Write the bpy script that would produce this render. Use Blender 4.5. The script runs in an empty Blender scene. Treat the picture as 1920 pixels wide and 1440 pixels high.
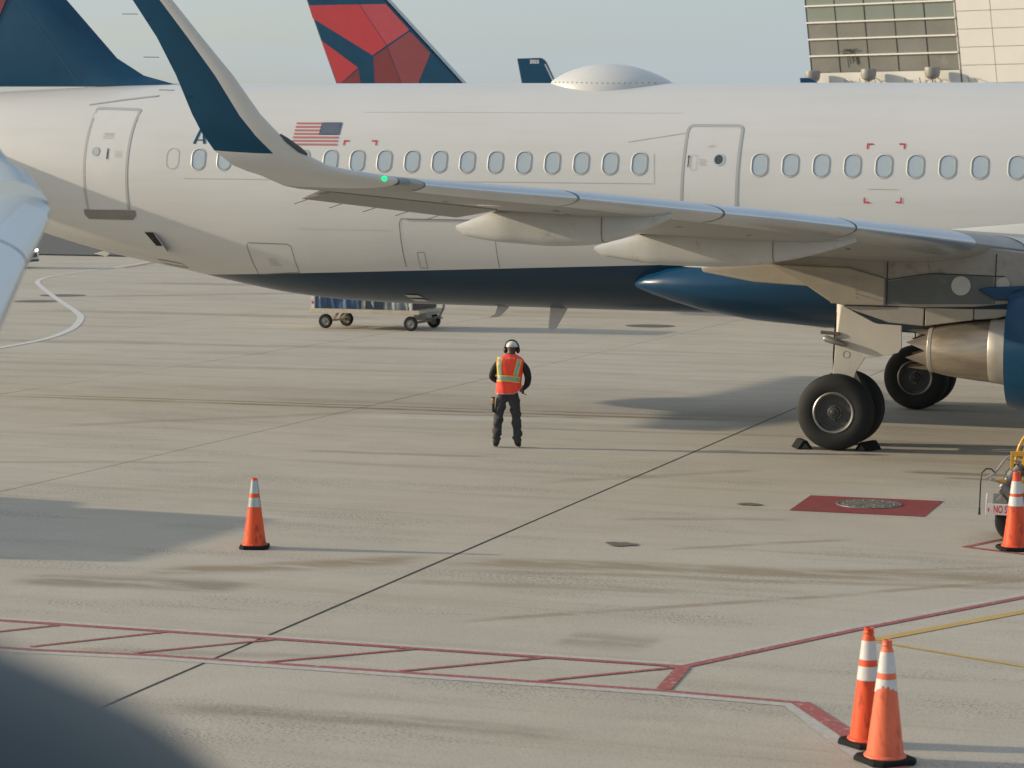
import bpy, bmesh, math, random
from mathutils import Vector, Matrix
random.seed(7)
S = bpy.context.scene
COL = S.collection
R = math.radians

# ------------------------------------------------------------------ camera, sky, sun, exposure
YAW, PITCH, ROLL = 0.3365, 0.084, 0.0075
cam_d = bpy.data.cameras.new("camera")
cam = bpy.data.objects.new("camera", cam_d); COL.objects.link(cam); S.camera = cam
dv = Vector((-math.sin(YAW)*math.cos(PITCH), math.cos(YAW)*math.cos(PITCH), -math.sin(PITCH)))
rv = Vector((math.cos(YAW), math.sin(YAW), 0)); uv = rv.cross(dv)
r2 = rv*math.cos(ROLL)+uv*math.sin(ROLL); u2 = uv*math.cos(ROLL)-rv*math.sin(ROLL)
m = Matrix((r2, u2, -dv)).transposed().to_4x4(); m.translation = (7.7138, -42.0868, 4.2446)
cam.matrix_world = m
cam_d.sensor_width = 36.0; cam_d.lens = 36.0*4477.3/1920
cam_d.clip_start = 0.1; cam_d.clip_end = 6000
cam_d.dof.use_dof = True; cam_d.dof.focus_distance = 33.0; cam_d.dof.aperture_fstop = 4.0

SUN_AZ, SUN_EL = R(12.0), R(16.0)          # light travels towards +x, a little +y
W = bpy.data.worlds.new("World"); S.world = W; W.use_nodes = True
wn = W.node_tree.nodes; wl = W.node_tree.links
bg = wn["Background"]; bg.inputs[1].default_value = 0.10
sky = wn.new("ShaderNodeTexSky"); sky.sky_type = 'NISHITA'; sky.sun_disc = False
sky.sun_elevation = SUN_EL
sky.sun_rotation = R(270.0) - SUN_AZ        # sun stands opposite to the light's travel
sky.air_density = 1.0; sky.dust_density = 2.5; sky.ozone_density = 1.0; sky.altitude = 0
hz = wn.new("ShaderNodeMix"); hz.data_type = 'RGBA'; hz.inputs[0].default_value = 0.65      # thin high haze, the same all over the sky
hz.inputs[7].default_value = (2.42, 2.78, 3.10, 1)
stc = wn.new("ShaderNodeTexCoord"); smp = wn.new("ShaderNodeMapping"); smp.inputs["Scale"].default_value = (2.2, 2.2, 26.0); smp.inputs["Rotation"].default_value = (.05, .04, 0)
snz = wn.new("ShaderNodeTexNoise"); snz.inputs["Scale"].default_value = 1.6; snz.inputs["Detail"].default_value = 5; smr = wn.new("ShaderNodeMapRange"); smr.inputs[1].default_value = .35; smr.inputs[2].default_value = .68; smr.inputs[3].default_value = .48; smr.inputs[4].default_value = .80
wl.new(stc.outputs["Generated"], smp.inputs[0]); wl.new(smp.outputs[0], snz.inputs[0]); wl.new(snz.outputs[0], smr.inputs[0]); wl.new(smr.outputs[0], hz.inputs[0])
wl.new(sky.outputs[0], hz.inputs[6]); wl.new(hz.outputs[2], bg.inputs[0])
sl = bpy.data.lights.new("sun", 'SUN'); sl.energy = 2.0; sl.angle = R(0.6); sl.color = (1.0, 0.84, 0.62)
sun = bpy.data.objects.new("sun", sl); COL.objects.link(sun)
ld = Vector((math.cos(SUN_AZ)*math.cos(SUN_EL), math.sin(SUN_AZ)*math.cos(SUN_EL), -math.sin(SUN_EL)))
sun.rotation_euler = ld.to_track_quat('-Z', 'Y').to_euler(); sun.location = (-60, -20, 30)
vs = S.view_settings; vs.view_transform = 'Standard'; vs.look = 'None'; vs.gamma = 1; vs.use_curve_mapping = False
vs.exposure = 1.0
S.cycles.max_bounces = 6; S.cycles.use_denoising = True

# ------------------------------------------------------------------ helpers
def tag(o, label=None, cat=None, group=None, kind=None):
    if label: o["label"] = label
    if cat: o["category"] = cat
    if group: o["group"] = group
    if kind: o["kind"] = kind
    return o
def empty(name, loc=(0,0,0), rz=0.0):
    o = bpy.data.objects.new(name, None); COL.objects.link(o); o.location = loc; o.rotation_euler.z = rz
    o.empty_display_size = 0.2
    return o
def smooth_mesh(me, ang=35):
    for p in me.polygons: p.use_smooth = True
    try: me.set_sharp_from_angle(angle=R(ang))
    except Exception: pass
def obj(name, data, mats, parent=None, smooth=None, loc=None):
    """data: Mesh, bmesh or (verts, faces[, face material indices])"""
    if isinstance(data, bpy.types.Mesh): me = data
    elif isinstance(data, bmesh.types.BMesh):
        me = bpy.data.meshes.new(name); data.to_mesh(me); data.free()
    else:
        me = bpy.data.meshes.new(name); me.from_pydata([tuple(v) for v in data[0]], [], data[1])
        if len(data) > 2:
            for p, i in zip(me.polygons, data[2]): p.material_index = i
        bm = bmesh.new(); bm.from_mesh(me); bmesh.ops.recalc_face_normals(bm, faces=bm.faces); bm.to_mesh(me); bm.free()
    if smooth: smooth_mesh(me, smooth)
    if not me.materials:
        for mm in (mats if isinstance(mats, (list, tuple)) else [mats]): me.materials.append(mm)
    o = bpy.data.objects.new(name, me); COL.objects.link(o)
    if parent: o.parent = parent
    if loc: o.location = loc
    return o
class MB:
    def __init__(s): s.v = []; s.f = []; s.m = []
    def add(s, v, f, mi=0):
        b = len(s.v); s.v += [Vector(q) for q in v]; s.f += [[i+b for i in q] for q in f]; s.m += [mi]*len(f); return s
    def box(s, x0, x1, y0, y1, z0, z1, mi=0):
        return s.add([(x0,y0,z0),(x1,y0,z0),(x1,y1,z0),(x0,y1,z0),(x0,y0,z1),(x1,y0,z1),(x1,y1,z1),(x0,y1,z1)],
              [(0,3,2,1),(4,5,6,7),(0,1,5,4),(1,2,6,5),(2,3,7,6),(3,0,4,7)], mi)
    def obox(s, a, b, w, h, mi=0, up=(0,0,1)):
        a = Vector(a); b = Vector(b); t = (b-a).normalized(); u = Vector(up)
        sd = t.cross(u)
        if sd.length < 1e-4: sd = t.cross(Vector((1,0,0)))
        sd.normalize(); u = sd.cross(t)
        P = []
        for q in (a, b):
            for i, j in ((-1,-1),(1,-1),(1,1),(-1,1)): P.append(q+sd*(i*w/2)+u*(j*h/2))
        return s.add(P, [(0,1,2,3),(7,6,5,4),(0,4,5,1),(1,5,6,2),(2,6,7,3),(3,7,4,0)], mi)
    def tube(s, pts, rad, n=8, mi=0, cap=True):
        pts = [Vector(p) for p in pts]; k = len(pts)
        rads = rad if isinstance(rad, (list, tuple)) else [rad]*k
        rings = []; prev = None
        for i, p in enumerate(pts):
            t = (pts[min(i+1,k-1)]-pts[max(i-1,0)]).normalized()
            if prev is None:
                a = Vector((0,0,1)) if abs(t.z) < .9 else Vector((1,0,0)); prev = t.cross(a).normalized()
            else:
                prev = (prev - t*prev.dot(t)).normalized()
            b = t.cross(prev)
            rings.append([p+(prev*math.cos(2*math.pi*j/n)+b*math.sin(2*math.pi*j/n))*rads[i] for j in range(n)])
        return s.loft(rings, mi=mi, cap=cap)
    def loft(s, rings, mi=0, cap=True, closed=True):
        n = len(rings[0]); V = [q for r in rings for q in r]; F = []
        for i in range(len(rings)-1):
            for j in range(n if closed else n-1):
                F.append((i*n+j, i*n+(j+1)%n, (i+1)*n+(j+1)%n, (i+1)*n+j))
        if cap and closed: F.append(tuple(range(n))[::-1]); F.append(tuple((len(rings)-1)*n+j for j in range(n)))
        return s.add(V, F, mi)
    def lathe(s, prof, c=(0,0,0), axis='z', n=24, mi=0, cap=True):
        c = Vector(c); rings = []
        for r, h in prof:
            ring = []
            for j in range(n):
                a = 2*math.pi*j/n; p, q = r*math.cos(a), r*math.sin(a)
                ring.append(c+Vector({'z':(p,q,h),'x':(h,p,q),'y':(p,h,q)}[axis]))
            rings.append(ring)
        return s.loft(rings, mi=mi, cap=cap)
    def prism(s, poly, y0, y1, mi=0):      # polygon in x,z extruded along y
        n = len(poly); V = [(x,y0,z) for x,z in poly]+[(x,y1,z) for x,z in poly]
        F = [tuple(range(n)), tuple(range(n,2*n))[::-1]]+[(i,(i+1)%n,n+(i+1)%n,n+i) for i in range(n)]
        return s.add(V, F, mi)
    def build(s, name, mats, parent=None, smooth=None, bevel=0, loc=None):
        me = bpy.data.meshes.new(name); me.from_pydata([tuple(v) for v in s.v], [], s.f)
        for p, i in zip(me.polygons, s.m): p.material_index = i
        bm = bmesh.new(); bm.from_mesh(me)
        bmesh.ops.recalc_face_normals(bm, faces=bm.faces)
        if bevel:
            es = [e for e in bm.edges if len(e.link_faces) == 2 and e.calc_face_angle(0) > R(30)]
            bmesh.ops.bevel(bm, geom=es, offset=bevel, segments=2, profile=.5, affect='EDGES')
        bm.to_mesh(me); bm.free()
        return obj(name, me, mats, parent, smooth, loc)
def copy_tree(o, parent=None):
    c = o.copy(); COL.objects.link(c)
    if parent: c.parent = parent
    for ch in list(o.children): copy_tree(ch, c)
    return c

# ------------------------------------------------------------------ materials
def mat(name, col, rough=.5, metal=0.0, var=0.0, vscale=3.0, bump=0.0, bscale=40.0, coat=0.0, emit=None, spec=.5, stretch=None, dirt=None):
    M = bpy.data.materials.new(name); M.use_nodes = True
    nt = M.node_tree; N = nt.nodes; Lk = nt.links; B = N["Principled BSDF"]
    B.inputs["Base Color"].default_value = (*col, 1); B.inputs["Roughness"].default_value = rough
    B.inputs["Metallic"].default_value = metal; B.inputs["Specular IOR Level"].default_value = spec
    if coat: B.inputs["Coat Weight"].default_value = coat; B.inputs["Coat Roughness"].default_value = .08
    if emit: B.inputs["Emission Color"].default_value = (*emit[0], 1); B.inputs["Emission Strength"].default_value = emit[1]
    if var or bump or dirt:
        tc = N.new("ShaderNodeTexCoord"); src = tc.outputs["Object"]
        if stretch:
            mp = N.new("ShaderNodeMapping"); mp.inputs["Scale"].default_value = stretch; Lk.new(src, mp.inputs[0]); src = mp.outputs[0]
    last = None
    if var:
        nz = N.new("ShaderNodeTexNoise"); nz.inputs["Scale"].default_value = vscale; nz.inputs["Detail"].default_value = 6; nz.inputs["Roughness"].default_value = .65
        Lk.new(src, nz.inputs[0])
        rp = N.new("ShaderNodeValToRGB"); rp.color_ramp.elements[0].position = .3; rp.color_ramp.elements[1].position = .7
        rp.color_ramp.elements[0].color = (*[c*(1-var) for c in col], 1); rp.color_ramp.elements[1].color = (*[min(1,c*(1+var)) for c in col], 1)
        Lk.new(nz.outputs[0], rp.inputs[0]); last = rp.outputs[0]
        Lk.new(last, B.inputs["Base Color"])
        mr = N.new("ShaderNodeMapRange"); mr.inputs[3].default_value = max(.03, rough*.8); mr.inputs[4].default_value = min(1, rough*1.25)
        Lk.new(nz.outputs[0], mr.inputs[0]); Lk.new(mr.outputs[0], B.inputs["Roughness"])
    if dirt:     # (colour, scale, threshold)
        dz = N.new("ShaderNodeTexNoise"); dz.inputs["Scale"].default_value = dirt[1]; dz.inputs["Detail"].default_value = 8; dz.inputs["Roughness"].default_value = .7
        Lk.new(src, dz.inputs[0])
        dr = N.new("ShaderNodeValToRGB"); dr.color_ramp.elements[0].position = dirt[2]; dr.color_ramp.elements[1].position = dirt[2]+.12
        Lk.new(dz.outputs[0], dr.inputs[0])
        mx = N.new("ShaderNodeMix"); mx.data_type = 'RGBA'; mx.inputs[7].default_value = (*dirt[0], 1)
        if last: Lk.new(last, mx.inputs[6])
        else: mx.inputs[6].default_value = (*col, 1)
        Lk.new(dr.outputs[0], mx.inputs[0]); Lk.new(mx.outputs[2], B.inputs["Base Color"])
    if bump:
        bz = N.new("ShaderNodeTexNoise"); bz.inputs["Scale"].default_value = bscale; bz.inputs["Detail"].default_value = 5
        Lk.new(src, bz.inputs[0]); bp = N.new("ShaderNodeBump"); bp.inputs["Strength"].default_value = bump; bp.inputs["Distance"].default_value = .02
        Lk.new(bz.outputs[0], bp.inputs["Height"]); Lk.new(bp.outputs[0], B.inputs["Normal"])
    return M

WHITE = (.595, .60, .59); NAVY = (.005, .058, .122); RED = (.50, .035, .045)
def paint_split(name, za, zb, NAVY=NAVY):
    """white airliner paint with navy below the line z = za + zb*x (object space)"""
    M = mat(name, WHITE, .30, var=.02, vscale=.5, coat=.10, bump=.01, bscale=1.2, spec=.4)
    nt = M.node_tree; N = nt.nodes; Lk = nt.links; B = N["Principled BSDF"]
    tc = N.new("ShaderNodeTexCoord"); sp = N.new("ShaderNodeSeparateXYZ"); Lk.new(tc.outputs["Object"], sp.inputs[0])
    ml = N.new("ShaderNodeMath"); ml.operation = 'MULTIPLY_ADD'; ml.inputs[1].default_value = zb; ml.inputs[2].default_value = za
    Lk.new(sp.outputs[0], ml.inputs[0])
    lt = N.new("ShaderNodeMath"); lt.operation = 'LESS_THAN'; Lk.new(sp.outputs[2], lt.inputs[0]); Lk.new(ml.outputs[0], lt.inputs[1])
    src = B.inputs["Base Color"].links[0].from_socket
    # grime streaks low on the skin, running along the airflow
    mp = N.new("ShaderNodeMapping"); mp.inputs["Scale"].default_value = (.35, 1, 5); Lk.new(tc.outputs["Object"], mp.inputs[0])
    gz = N.new("ShaderNodeTexNoise"); gz.inputs["Scale"].default_value = 1.3; gz.inputs["Detail"].default_value = 7; Lk.new(mp.outputs[0], gz.inputs[0])
    gr = N.new("ShaderNodeMapRange"); gr.inputs[1].default_value = .45; gr.inputs[2].default_value = .8; gr.inputs[3].default_value = 0; gr.inputs[4].default_value = .14
    Lk.new(gz.outputs[0], gr.inputs[0])
    g = N.new("ShaderNodeMix"); g.data_type = 'RGBA'; g.inputs[7].default_value = (.42, .39, .33, 1)
    Lk.new(gr.outputs[0], g.inputs[0]); Lk.new(src, g.inputs[6])
    mx = N.new("ShaderNodeMix"); mx.data_type = 'RGBA'; mx.inputs[7].default_value = (*NAVY, 1)
    Lk.new(lt.outputs[0], mx.inputs[0]); Lk.new(g.outputs[2], mx.inputs[6]); Lk.new(mx.outputs[2], B.inputs["Base Color"])
    return M
M_FUS = paint_split("fuselage_paint", 2.985, .047, (.002,.032,.068))
M_BELLY = paint_split("sunlit_belly_paint", 2.79, 0.0, (.004,.048,.110))  # same navy as the fuselage, brightened in colour for the sunlight it catches
M_WHITE = mat("white_paint", WHITE, .3, var=.04, vscale=1.2, coat=.25)
M_CANOE = mat("fairing_paint", (.49,.50,.49), .40, var=.06, vscale=2.5, dirt=((.36,.35,.32), 3.0, .58))
M_NAVY = mat("navy_paint", NAVY, .30, var=.12, vscale=1.0, coat=.08, spec=.3)
M_BLUE = mat("engine_blue_paint", (.004,.046,.105), .28, var=.1, vscale=1.0, coat=.12, spec=.3)
M_WING = mat("wing_grey", (.36,.36,.34), .42, var=.10, vscale=1.2, stretch=(.5,2.5,1), dirt=((.22,.21,.19), 1.3, .60))
M_SLAT = mat("bare_slat_metal", (.62,.66,.70), .30, metal=.75, var=.06, vscale=2.0, stretch=(1,.3,1))
M_FLAP = mat("flap_grey", (.30,.30,.28), .45, var=.08, vscale=1.5)
M_PYLON = mat("pylon_grey", (.27,.25,.22), .42, var=.14, vscale=1.6, dirt=((.15,.13,.11), 1.8, .58))
M_PYLON2 = mat("pylon_aft_beige", (.29,.26,.205), .42, var=.12, vscale=1.6, dirt=((.27,.23,.18), 1.5, .56))
M_NOZ = mat("nozzle_metal", (.42,.36,.29), .36, metal=.85, var=.22, vscale=2.2, stretch=(.6,4,4), bump=.05, bscale=8)
M_NOZIN = mat("nozzle_dark", (.10,.085,.07), .6, metal=.5)
M_RING = mat("nozzle_ring", (.48,.45,.40), .4, metal=.5, var=.1)
M_DARK = mat("dark_gap", (.012,.013,.014), .7)
M_SEAM = mat("seam", (.20,.20,.19), .6)
M_LSEAM = mat("light_seam", (.40,.40,.38), .5)
M_FRAME = mat("door_outline_grey", (.40,.41,.40), .4)
M_WFRAME = mat("window_frame", (.51,.53,.53), .45)
M_PANE = mat("window_blind_pane", (.40,.47,.52), .12, var=.03, vscale=6, coat=.5)
M_DOORWIN = mat("door_window", (.06,.08,.09), .08)
M_RED = mat("livery_red", RED, .3, coat=.3, var=.05)
M_RED2 = mat("livery_dark_red", (.20,.028,.035), .3, coat=.3, var=.05)
M_RED3 = mat("livery_light_red", (.46,.06,.08), .3, coat=.3, var=.05)
M_MARK = mat("red_mark", (.55,.05,.07), .4)
M_FLAGR = mat("flag_red", (.48,.16,.17), .4)
M_TYRE = mat("tyre_rubber", (.014,.016,.017), .78, var=.25, vscale=5, bump=.05, bscale=30)
M_RIM = mat("rim_metal", (.27,.27,.26), .42, metal=.8, var=.15, vscale=9)
M_HUB = mat("hub_dark", (.06,.062,.06), .5, metal=.4, var=.2, vscale=12)
M_GEAR = mat("gear_white", (.60,.58,.53), .38, var=.06, vscale=2, dirt=((.38,.35,.30), 2.4, .64))
M_STEEL = mat("steel_grey", (.33,.32,.30), .4, metal=.6, var=.1)
M_GREEN = mat("green_lamp", (.0,.5,.15), .3, emit=((0,.80,.16), 1.1))
M_LENS = mat("lamp_glass", (.20,.24,.25), .08, coat=.5)
M_RUB = mat("black_rubber", (.013,.014,.014), .85, spec=.2, var=.2, vscale=8, bump=.06, bscale=40)
M_BLACK = mat("black_plastic", (.014,.015,.016), .38)
M_TXT = mat("dark_lettering", (.10,.10,.10), .6)
M_TXTF = mat("faint_lettering", (.45,.44,.42), .6)
M_WTXT = mat("white_lettering", (.75,.75,.74), .5)
M_YEL = mat("yellow_paint", (.62,.33,.03), .38, var=.10, vscale=5, coat=.2, dirt=((.25,.16,.06), 5, .66))

# ------------------------------------------------------------------ ground
def concrete(name, base, joints=True):
    M = bpy.data.materials.new(name); M.use_nodes = True
    nt = M.node_tree; N = nt.nodes; Lk = nt.links; B = N["Principled BSDF"]
    ge = N.new("ShaderNodeNewGeometry"); P = ge.outputs["Position"]
    def mapped(sc, rot=0):
        mp = N.new("ShaderNodeMapping"); mp.inputs["Scale"].default_value = sc; mp.inputs["Rotation"].default_value = (0,0,rot); Lk.new(P, mp.inputs[0]); return mp.outputs[0]
    def noise(src, sc, det=6, ro=.6):
        n = N.new("ShaderNodeTexNoise"); n.inputs["Scale"].default_value = sc; n.inputs["Detail"].default_value = det; n.inputs["Roughness"].default_value = ro; Lk.new(src, n.inputs[0]); return n.outputs[0]
    def ramp(src, a, b, lo=0.0, hi=1.0):
        r = N.new("ShaderNodeMapRange"); r.interpolation_type = 'SMOOTHSTEP'; r.inputs[1].default_value = a; r.inputs[2].default_value = b; r.inputs[3].default_value = lo; r.inputs[4].default_value = hi; Lk.new(src, r.inputs[0]); return r.outputs[0]
    def mul(a, b):
        n = N.new("ShaderNodeMath"); n.operation = 'MULTIPLY'
        for i, q in enumerate((a, b)):
            if isinstance(q, float): n.inputs[i].default_value = q
            else: Lk.new(q, n.inputs[i])
        return n.outputs[0]
    cur = None
    def mix(fac, colr):
        nonlocal cur
        x = N.new("ShaderNodeMix"); x.data_type = 'RGBA'; x.inputs[7].default_value = (*colr, 1)
        if cur is None: x.inputs[6].default_value = (*base, 1)
        else: Lk.new(cur, x.inputs[6])
        Lk.new(fac, x.inputs[0]); cur = x.outputs[2]
    b = base
    mix(ramp(noise(mapped((.16,.16,.16)), 1.0, 5), .35, .7, 0, .55), tuple(c*k for c, k in zip(b, (.86,.85,.82))))
    mix(ramp(noise(mapped((1.1,1.1,1)), 1.0, 6, .7), .4, .75, 0, .5), tuple(c*k for c, k in zip(b, (1.14,1.13,1.12))))
    # long grubby streaks left by traffic, mostly along x
    mix(ramp(noise(mapped((.10,1.5,1), .06), 1.0, 6, .6), .50, .74, 0, .55), tuple(c*k for c, k in zip(b, (.72,.68,.60))))
    mix(ramp(noise(mapped((.32,3.6,1), -.10), 1.0, 5, .6), .58, .78, 0, .42), tuple(c*k for c, k in zip(b, (.62,.60,.55))))
    # coarse exposed aggregate in patches
    patch = ramp(noise(mapped((.22,.75,1), .03), 1.0, 4), .48, .66)
    ag = ramp(noise(mapped((30,30,30)), 1.0, 3, .8), .52, .60)
    mix(mul(mul(ag, patch), .9), tuple(c*.30 for c in b))
    ag2 = ramp(noise(mapped((46,46,46)), 1.0, 3, .8), .55, .62)
    mix(mul(ag2, .6), tuple(c*.42 for c in b))
    # single tyre tracks, spills, plain dark bands and a painted wet sheen: y = y0 + k x, half width w
    sx = N.new("ShaderNodeSeparateXYZ"); Lk.new(P, sx.inputs[0])
    wob = noise(mapped((.45,.45,1)), 1.0, 5); brk = ramp(noise(mapped((.8,3.2,1)), 1.0, 5, .65), .30, .56, .15, 1.0)
    BR, DK, WET_SHEEN = (.52,.44,.33), (.40,.37,.32), (1.15,1.22,1.30)  # the pale tint paints sky sheen onto the wet strip
    GROUND_STREAKS = [((-17.23,-1.27),(-2.24,-.23),.13,.95,BR,.25),((-17.2,-.80),(-3.2,.25),.09,.85,BR,.25),((-9.55,-2.1),(-1.9,-.75),.42,1.0,WET_SHEEN,.5),((-9.0,-1.5),(-5.0,-.75),.12,.6,DK,.4),
      ((-4.54,-19.13),(-1.99,-17.23),.30,.75,BR,.6),((-1.96,-17.30),(4.9,-15.9),.26,.70,BR,.7),((-1.5,-17.75),(4.9,-16.6),.10,.5,BR,.5),((-5.6,-20.07),(-3.0,-19.6),.28,.7,DK,.5),((-.37,-20.65),(3.15,-17.52),.10,.6,BR,.25),((3.0,-17.6),(5.2,-15.4),.10,.6,BR,.25),
      ((1.52,-6.77),(3.6,-6.65),.16,.8,DK,.3),((2.2,-7.3),(3.6,-7.2),.10,.7,DK,.2),((-7.86,-7.76),(-4.71,-7.30),.14,.5,BR,.4),((-13.59,-6.19),(-9.26,-1.35),.30,.4,BR,.8),((-39.9,46.3),(-25.,47.7),.8,.6,DK,1.5),((-36,34.8),(-27.8,43.),.7,.5,DK,1.5),((-33,26),(-20,27),.6,.45,DK,1.2),
      ((-1.27,-25.0),(2.28,-24.75),.16,.45,DK,.5),((.26,-15.47),(2.2,-13.86),.10,.5,BR,.4),((-3.05,-10.13),(-.39,-7.28),.22,.35,DK,.6),((.85,-21.05),(1.81,-21.14),.30,.45,DK,.5),((-2.05,-18.63),(1.37,-18.16),.14,.5,BR,.6),((2.04,-16.6),(4.4,-15.14),.10,.5,BR,.3),((-3.28,-23.23),(-.39,-22.62),.10,.35,DK,.3),
      ((-14,-12),(-8,-9.5),.14,.4,BR,.5),((-24,6),(-10,8),.3,.4,BR,1.0),((-26,13),(-12,15),.4,.4,DK,1.2),((-1.0,-13.2),(1.2,-12.4),.12,.4,DK,.4),((-6.5,-3.2),(-.5,-2.4),.10,.45,DK,.4)]
    for (ax, ay), (bx_, by), w, st, colk, wb in GROUND_STREAKS:
        k = (by-ay)/(bx_-ax); y0 = ay-k*ax
        t = N.new("ShaderNodeMath"); t.operation = 'MULTIPLY_ADD'; t.inputs[1].default_value = -k; Lk.new(sx.outputs[0], t.inputs[0]); Lk.new(sx.outputs[1], t.inputs[2])
        t2 = N.new("ShaderNodeMath"); t2.operation = 'MULTIPLY_ADD'; t2.inputs[1].default_value = wb; Lk.new(wob, t2.inputs[0]); Lk.new(t.outputs[0], t2.inputs[2])
        t3 = N.new("ShaderNodeMath"); t3.operation = 'SUBTRACT'; t3.inputs[1].default_value = y0+wb*.5; Lk.new(t2.outputs[0], t3.inputs[0])
        ab = N.new("ShaderNodeMath"); ab.operation = 'ABSOLUTE'; Lk.new(t3.outputs[0], ab.inputs[0])
        w *= 1.5; f = mul(ramp(ab.outputs[0], w*.25, w*1.25, 1, 0), brk)
        e_ = (bx_-ax)*.14
        f = mul(f, mul(ramp(sx.outputs[0], ax-e_*.3, ax+e_), ramp(sx.outputs[0], bx_-e_, bx_+e_*.3, 1, 0)))
        mix(mul(f, st), tuple(c*q for c, q in zip(b, colk)))
    Lk.new(cur, B.inputs["Base Color"])
    B.inputs["Roughness"].default_value = .82; B.inputs["Specular IOR Level"].default_value = .25
    bp = N.new("ShaderNodeBump"); bp.inputs["Strength"].default_value = .30; bp.inputs["Distance"].default_value = .012
    Lk.new(noise(mapped((18,18,18)), 1.0, 5, .7), bp.inputs["Height"]); Lk.new(bp.outputs[0], B.inputs["Normal"])
    return M
M_CONC = concrete("apron_concrete", (.462,.424,.358))
M_ASPH = mat("far_asphalt", (.085,.085,.082), .85, var=.15, vscale=.3, stretch=(.15,1.2,1))
M_SEAL = mat("joint_sealant", (.018,.018,.018), .8)

tag(obj("ground", ([(-3000,-3000,-.06),(3000,-3000,-.06),(3000,4000,-.06),(-3000,4000,-.06)], [(0,1,2,3)]), M_CONC), kind="structure")
apron = empty("apron"); tag(apron, kind="structure"); apron.rotation_euler.z = .018; apron.location = (-2.0, -6.95, 0)
obj("joint_sealant", ([(-62,-30.6,-.022),(31,-30.6,-.022),(31,69,-.022),(-62,69,-.022)], [(0,1,2,3)]), M_SEAL, apron)
SL = 7.65
sm = MB().box(.008, SL-.008, .006, SL-.006, -.2, 0).build("slab", M_CONC, apron, bevel=.008)
first = True
for i in range(-8, 4):
    for j in range(-4, 9):
        o = sm if first else bpy.data.objects.new("slab", sm.data)
        if not first: COL.objects.link(o); o.parent = apron
        o.location = (i*SL, j*SL, random.uniform(-.002,0)); first = False
obj("main_joint_sealant", ([(-.013,-22,.0015),(.013,-22,.0015),(.015,9.6,.0015),(-.015,9.6,.0015)], [(0,1,2,3)]), M_SEAL, apron)
tag(obj("taxiway_asphalt", ([(-400,70,.004),(-40,78.0,.004),(300,85,.004),(300,420,.004),(-600,420,.004)], [(0,1,2,3,4)]), M_ASPH), kind="structure")

def worn(name, col, thr, conc=(.40,.375,.32), sc=16.0):
    return mat(name, col, .75, var=.10, vscale=3, dirt=(conc, sc, thr))
M_LRED = worn("worn_red_line", (.32,.085,.080), .55)
M_LWHITE = worn("worn_white_line", (.46,.45,.42), .46)
M_LYEL = worn("worn_yellow_line", (.50,.33,.085), .54)
M_ROADW = worn("white_road_line", (.55,.55,.53), .64, sc=2.0)
def ribbon(name, pts, w, z, M, kind="structure"):
    V = []; F = []; n = len(pts); P = [Vector((p[0],p[1],0)) for p in pts]
    for i, p in enumerate(P):
        t = (P[min(i+1,n-1)]-P[max(i-1,0)]).normalized(); s = Vector((-t.y,t.x,0))
        if 0 < i < n-1:
            t1 = (P[i]-P[i-1]).normalized(); k = 1/max(.5, abs(t.dot(t1)))
        else: k = 1
        V += [(p+s*w/2*k)+Vector((0,0,z)), (p-s*w/2*k)+Vector((0,0,z))]
    for i in range(n-1): F.append((2*i,2*i+1,2*i+3,2*i+2))
    return tag(obj(name, (V, F), M), kind=kind)
l1 = [(-9,-22.45),(-4.1,-22.2),(-1.58,-22.1),(.41,-22.03),(2.30,-21.95),(3.36,-19.68),(4.65,-17.2),(6.5,-13.6)]
l2 = [(-9,-23.5),(-3.4,-23.38),(-2.23,-23.2),(-.18,-23.1),(2.38,-22.99),(3.58,-23.03),(4.18,-24.02),(5.0,-25.4)]
ribbon("white_edge_line", [(x,y+.085) for x,y in l1[:5]]+[(x-.09,y+.05) for x,y in l1[5:]], .12, .0025, M_LWHITE)
ribbon("white_edge_line", [(x,y-.10) for x,y in l2[:5]]+[(l2[5][0]-.05,l2[5][1]-.10)]+[(x-.13,y-.07) for x,y in l2[6:]], .14, .0025, M_LWHITE)
ribbon("red_line", l1, .09, .0045, M_LRED)
ribbon("red_line", l2[:6], .08, .0045, M_LRED)
ribbon("red_line", l2[5:], .16, .0065, M_LRED)
ribbon("red_line", [(2.30,-21.98),(2.39,-22.95)], .13, .0065, M_LRED)
for a, c in (((-4.6,-23.36),(-3.8,-22.24)),((-3.5,-23.26),(-2.7,-22.18)),((-2.48,-23.18),(-1.6,-22.15)),((-1.22,-23.13),(-.21,-22.08)),((.03,-23.06),(1.01,-22.04)),((1.3,-23.0),(2.25,-22.0))):
    ribbon("red_hatch_line", [a, c], .06, .0055, M_LRED)
ribbon("yellow_line", [(3.64,-20.09),(4.76,-18.05),(6.5,-14.9)], .12, .0035, M_LYEL)
ribbon("yellow_line", [(3.66,-20.16),(5.12,-20.84),(6.8,-21.6)], .065, .0030, M_LYEL)
rl = [(-58,95),(-53,75),(-50,65),(-48.3,58.6),(-46.4,51.2),(-44.1,45.8),(-40.6,40.2),(-35.4,32.4),(-32,27.4),(-29.7,23.9),(-28.1,21.0),(-26.5,17.7),(-25.1,14.0),(-24.3,10.3),(-23.4,5)]
def smooth_path(P, n=6):
    out = []
    for i in range(len(P)-1):
        p0, p1, p2, p3 = (Vector(P[max(0,min(len(P)-1,k))]) for k in (i-1,i,i+1,i+2))
        for k in range(n):
            t = k/n; q = .5*((2*p1)+(p2-p0)*t+(2*p0-5*p1+4*p2-p3)*t*t+(3*p1-p0-3*p2+p3)*t**3); out.append((q.x, q.y))
    return out+[P[-1]]
ribbon("white_road_line", smooth_path(rl), .22, .008, M_ROADW)
ribbon("red_box_line", [(3.54,-13.96),(3.90,-13.10)], .08, .0035, M_LRED)
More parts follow.
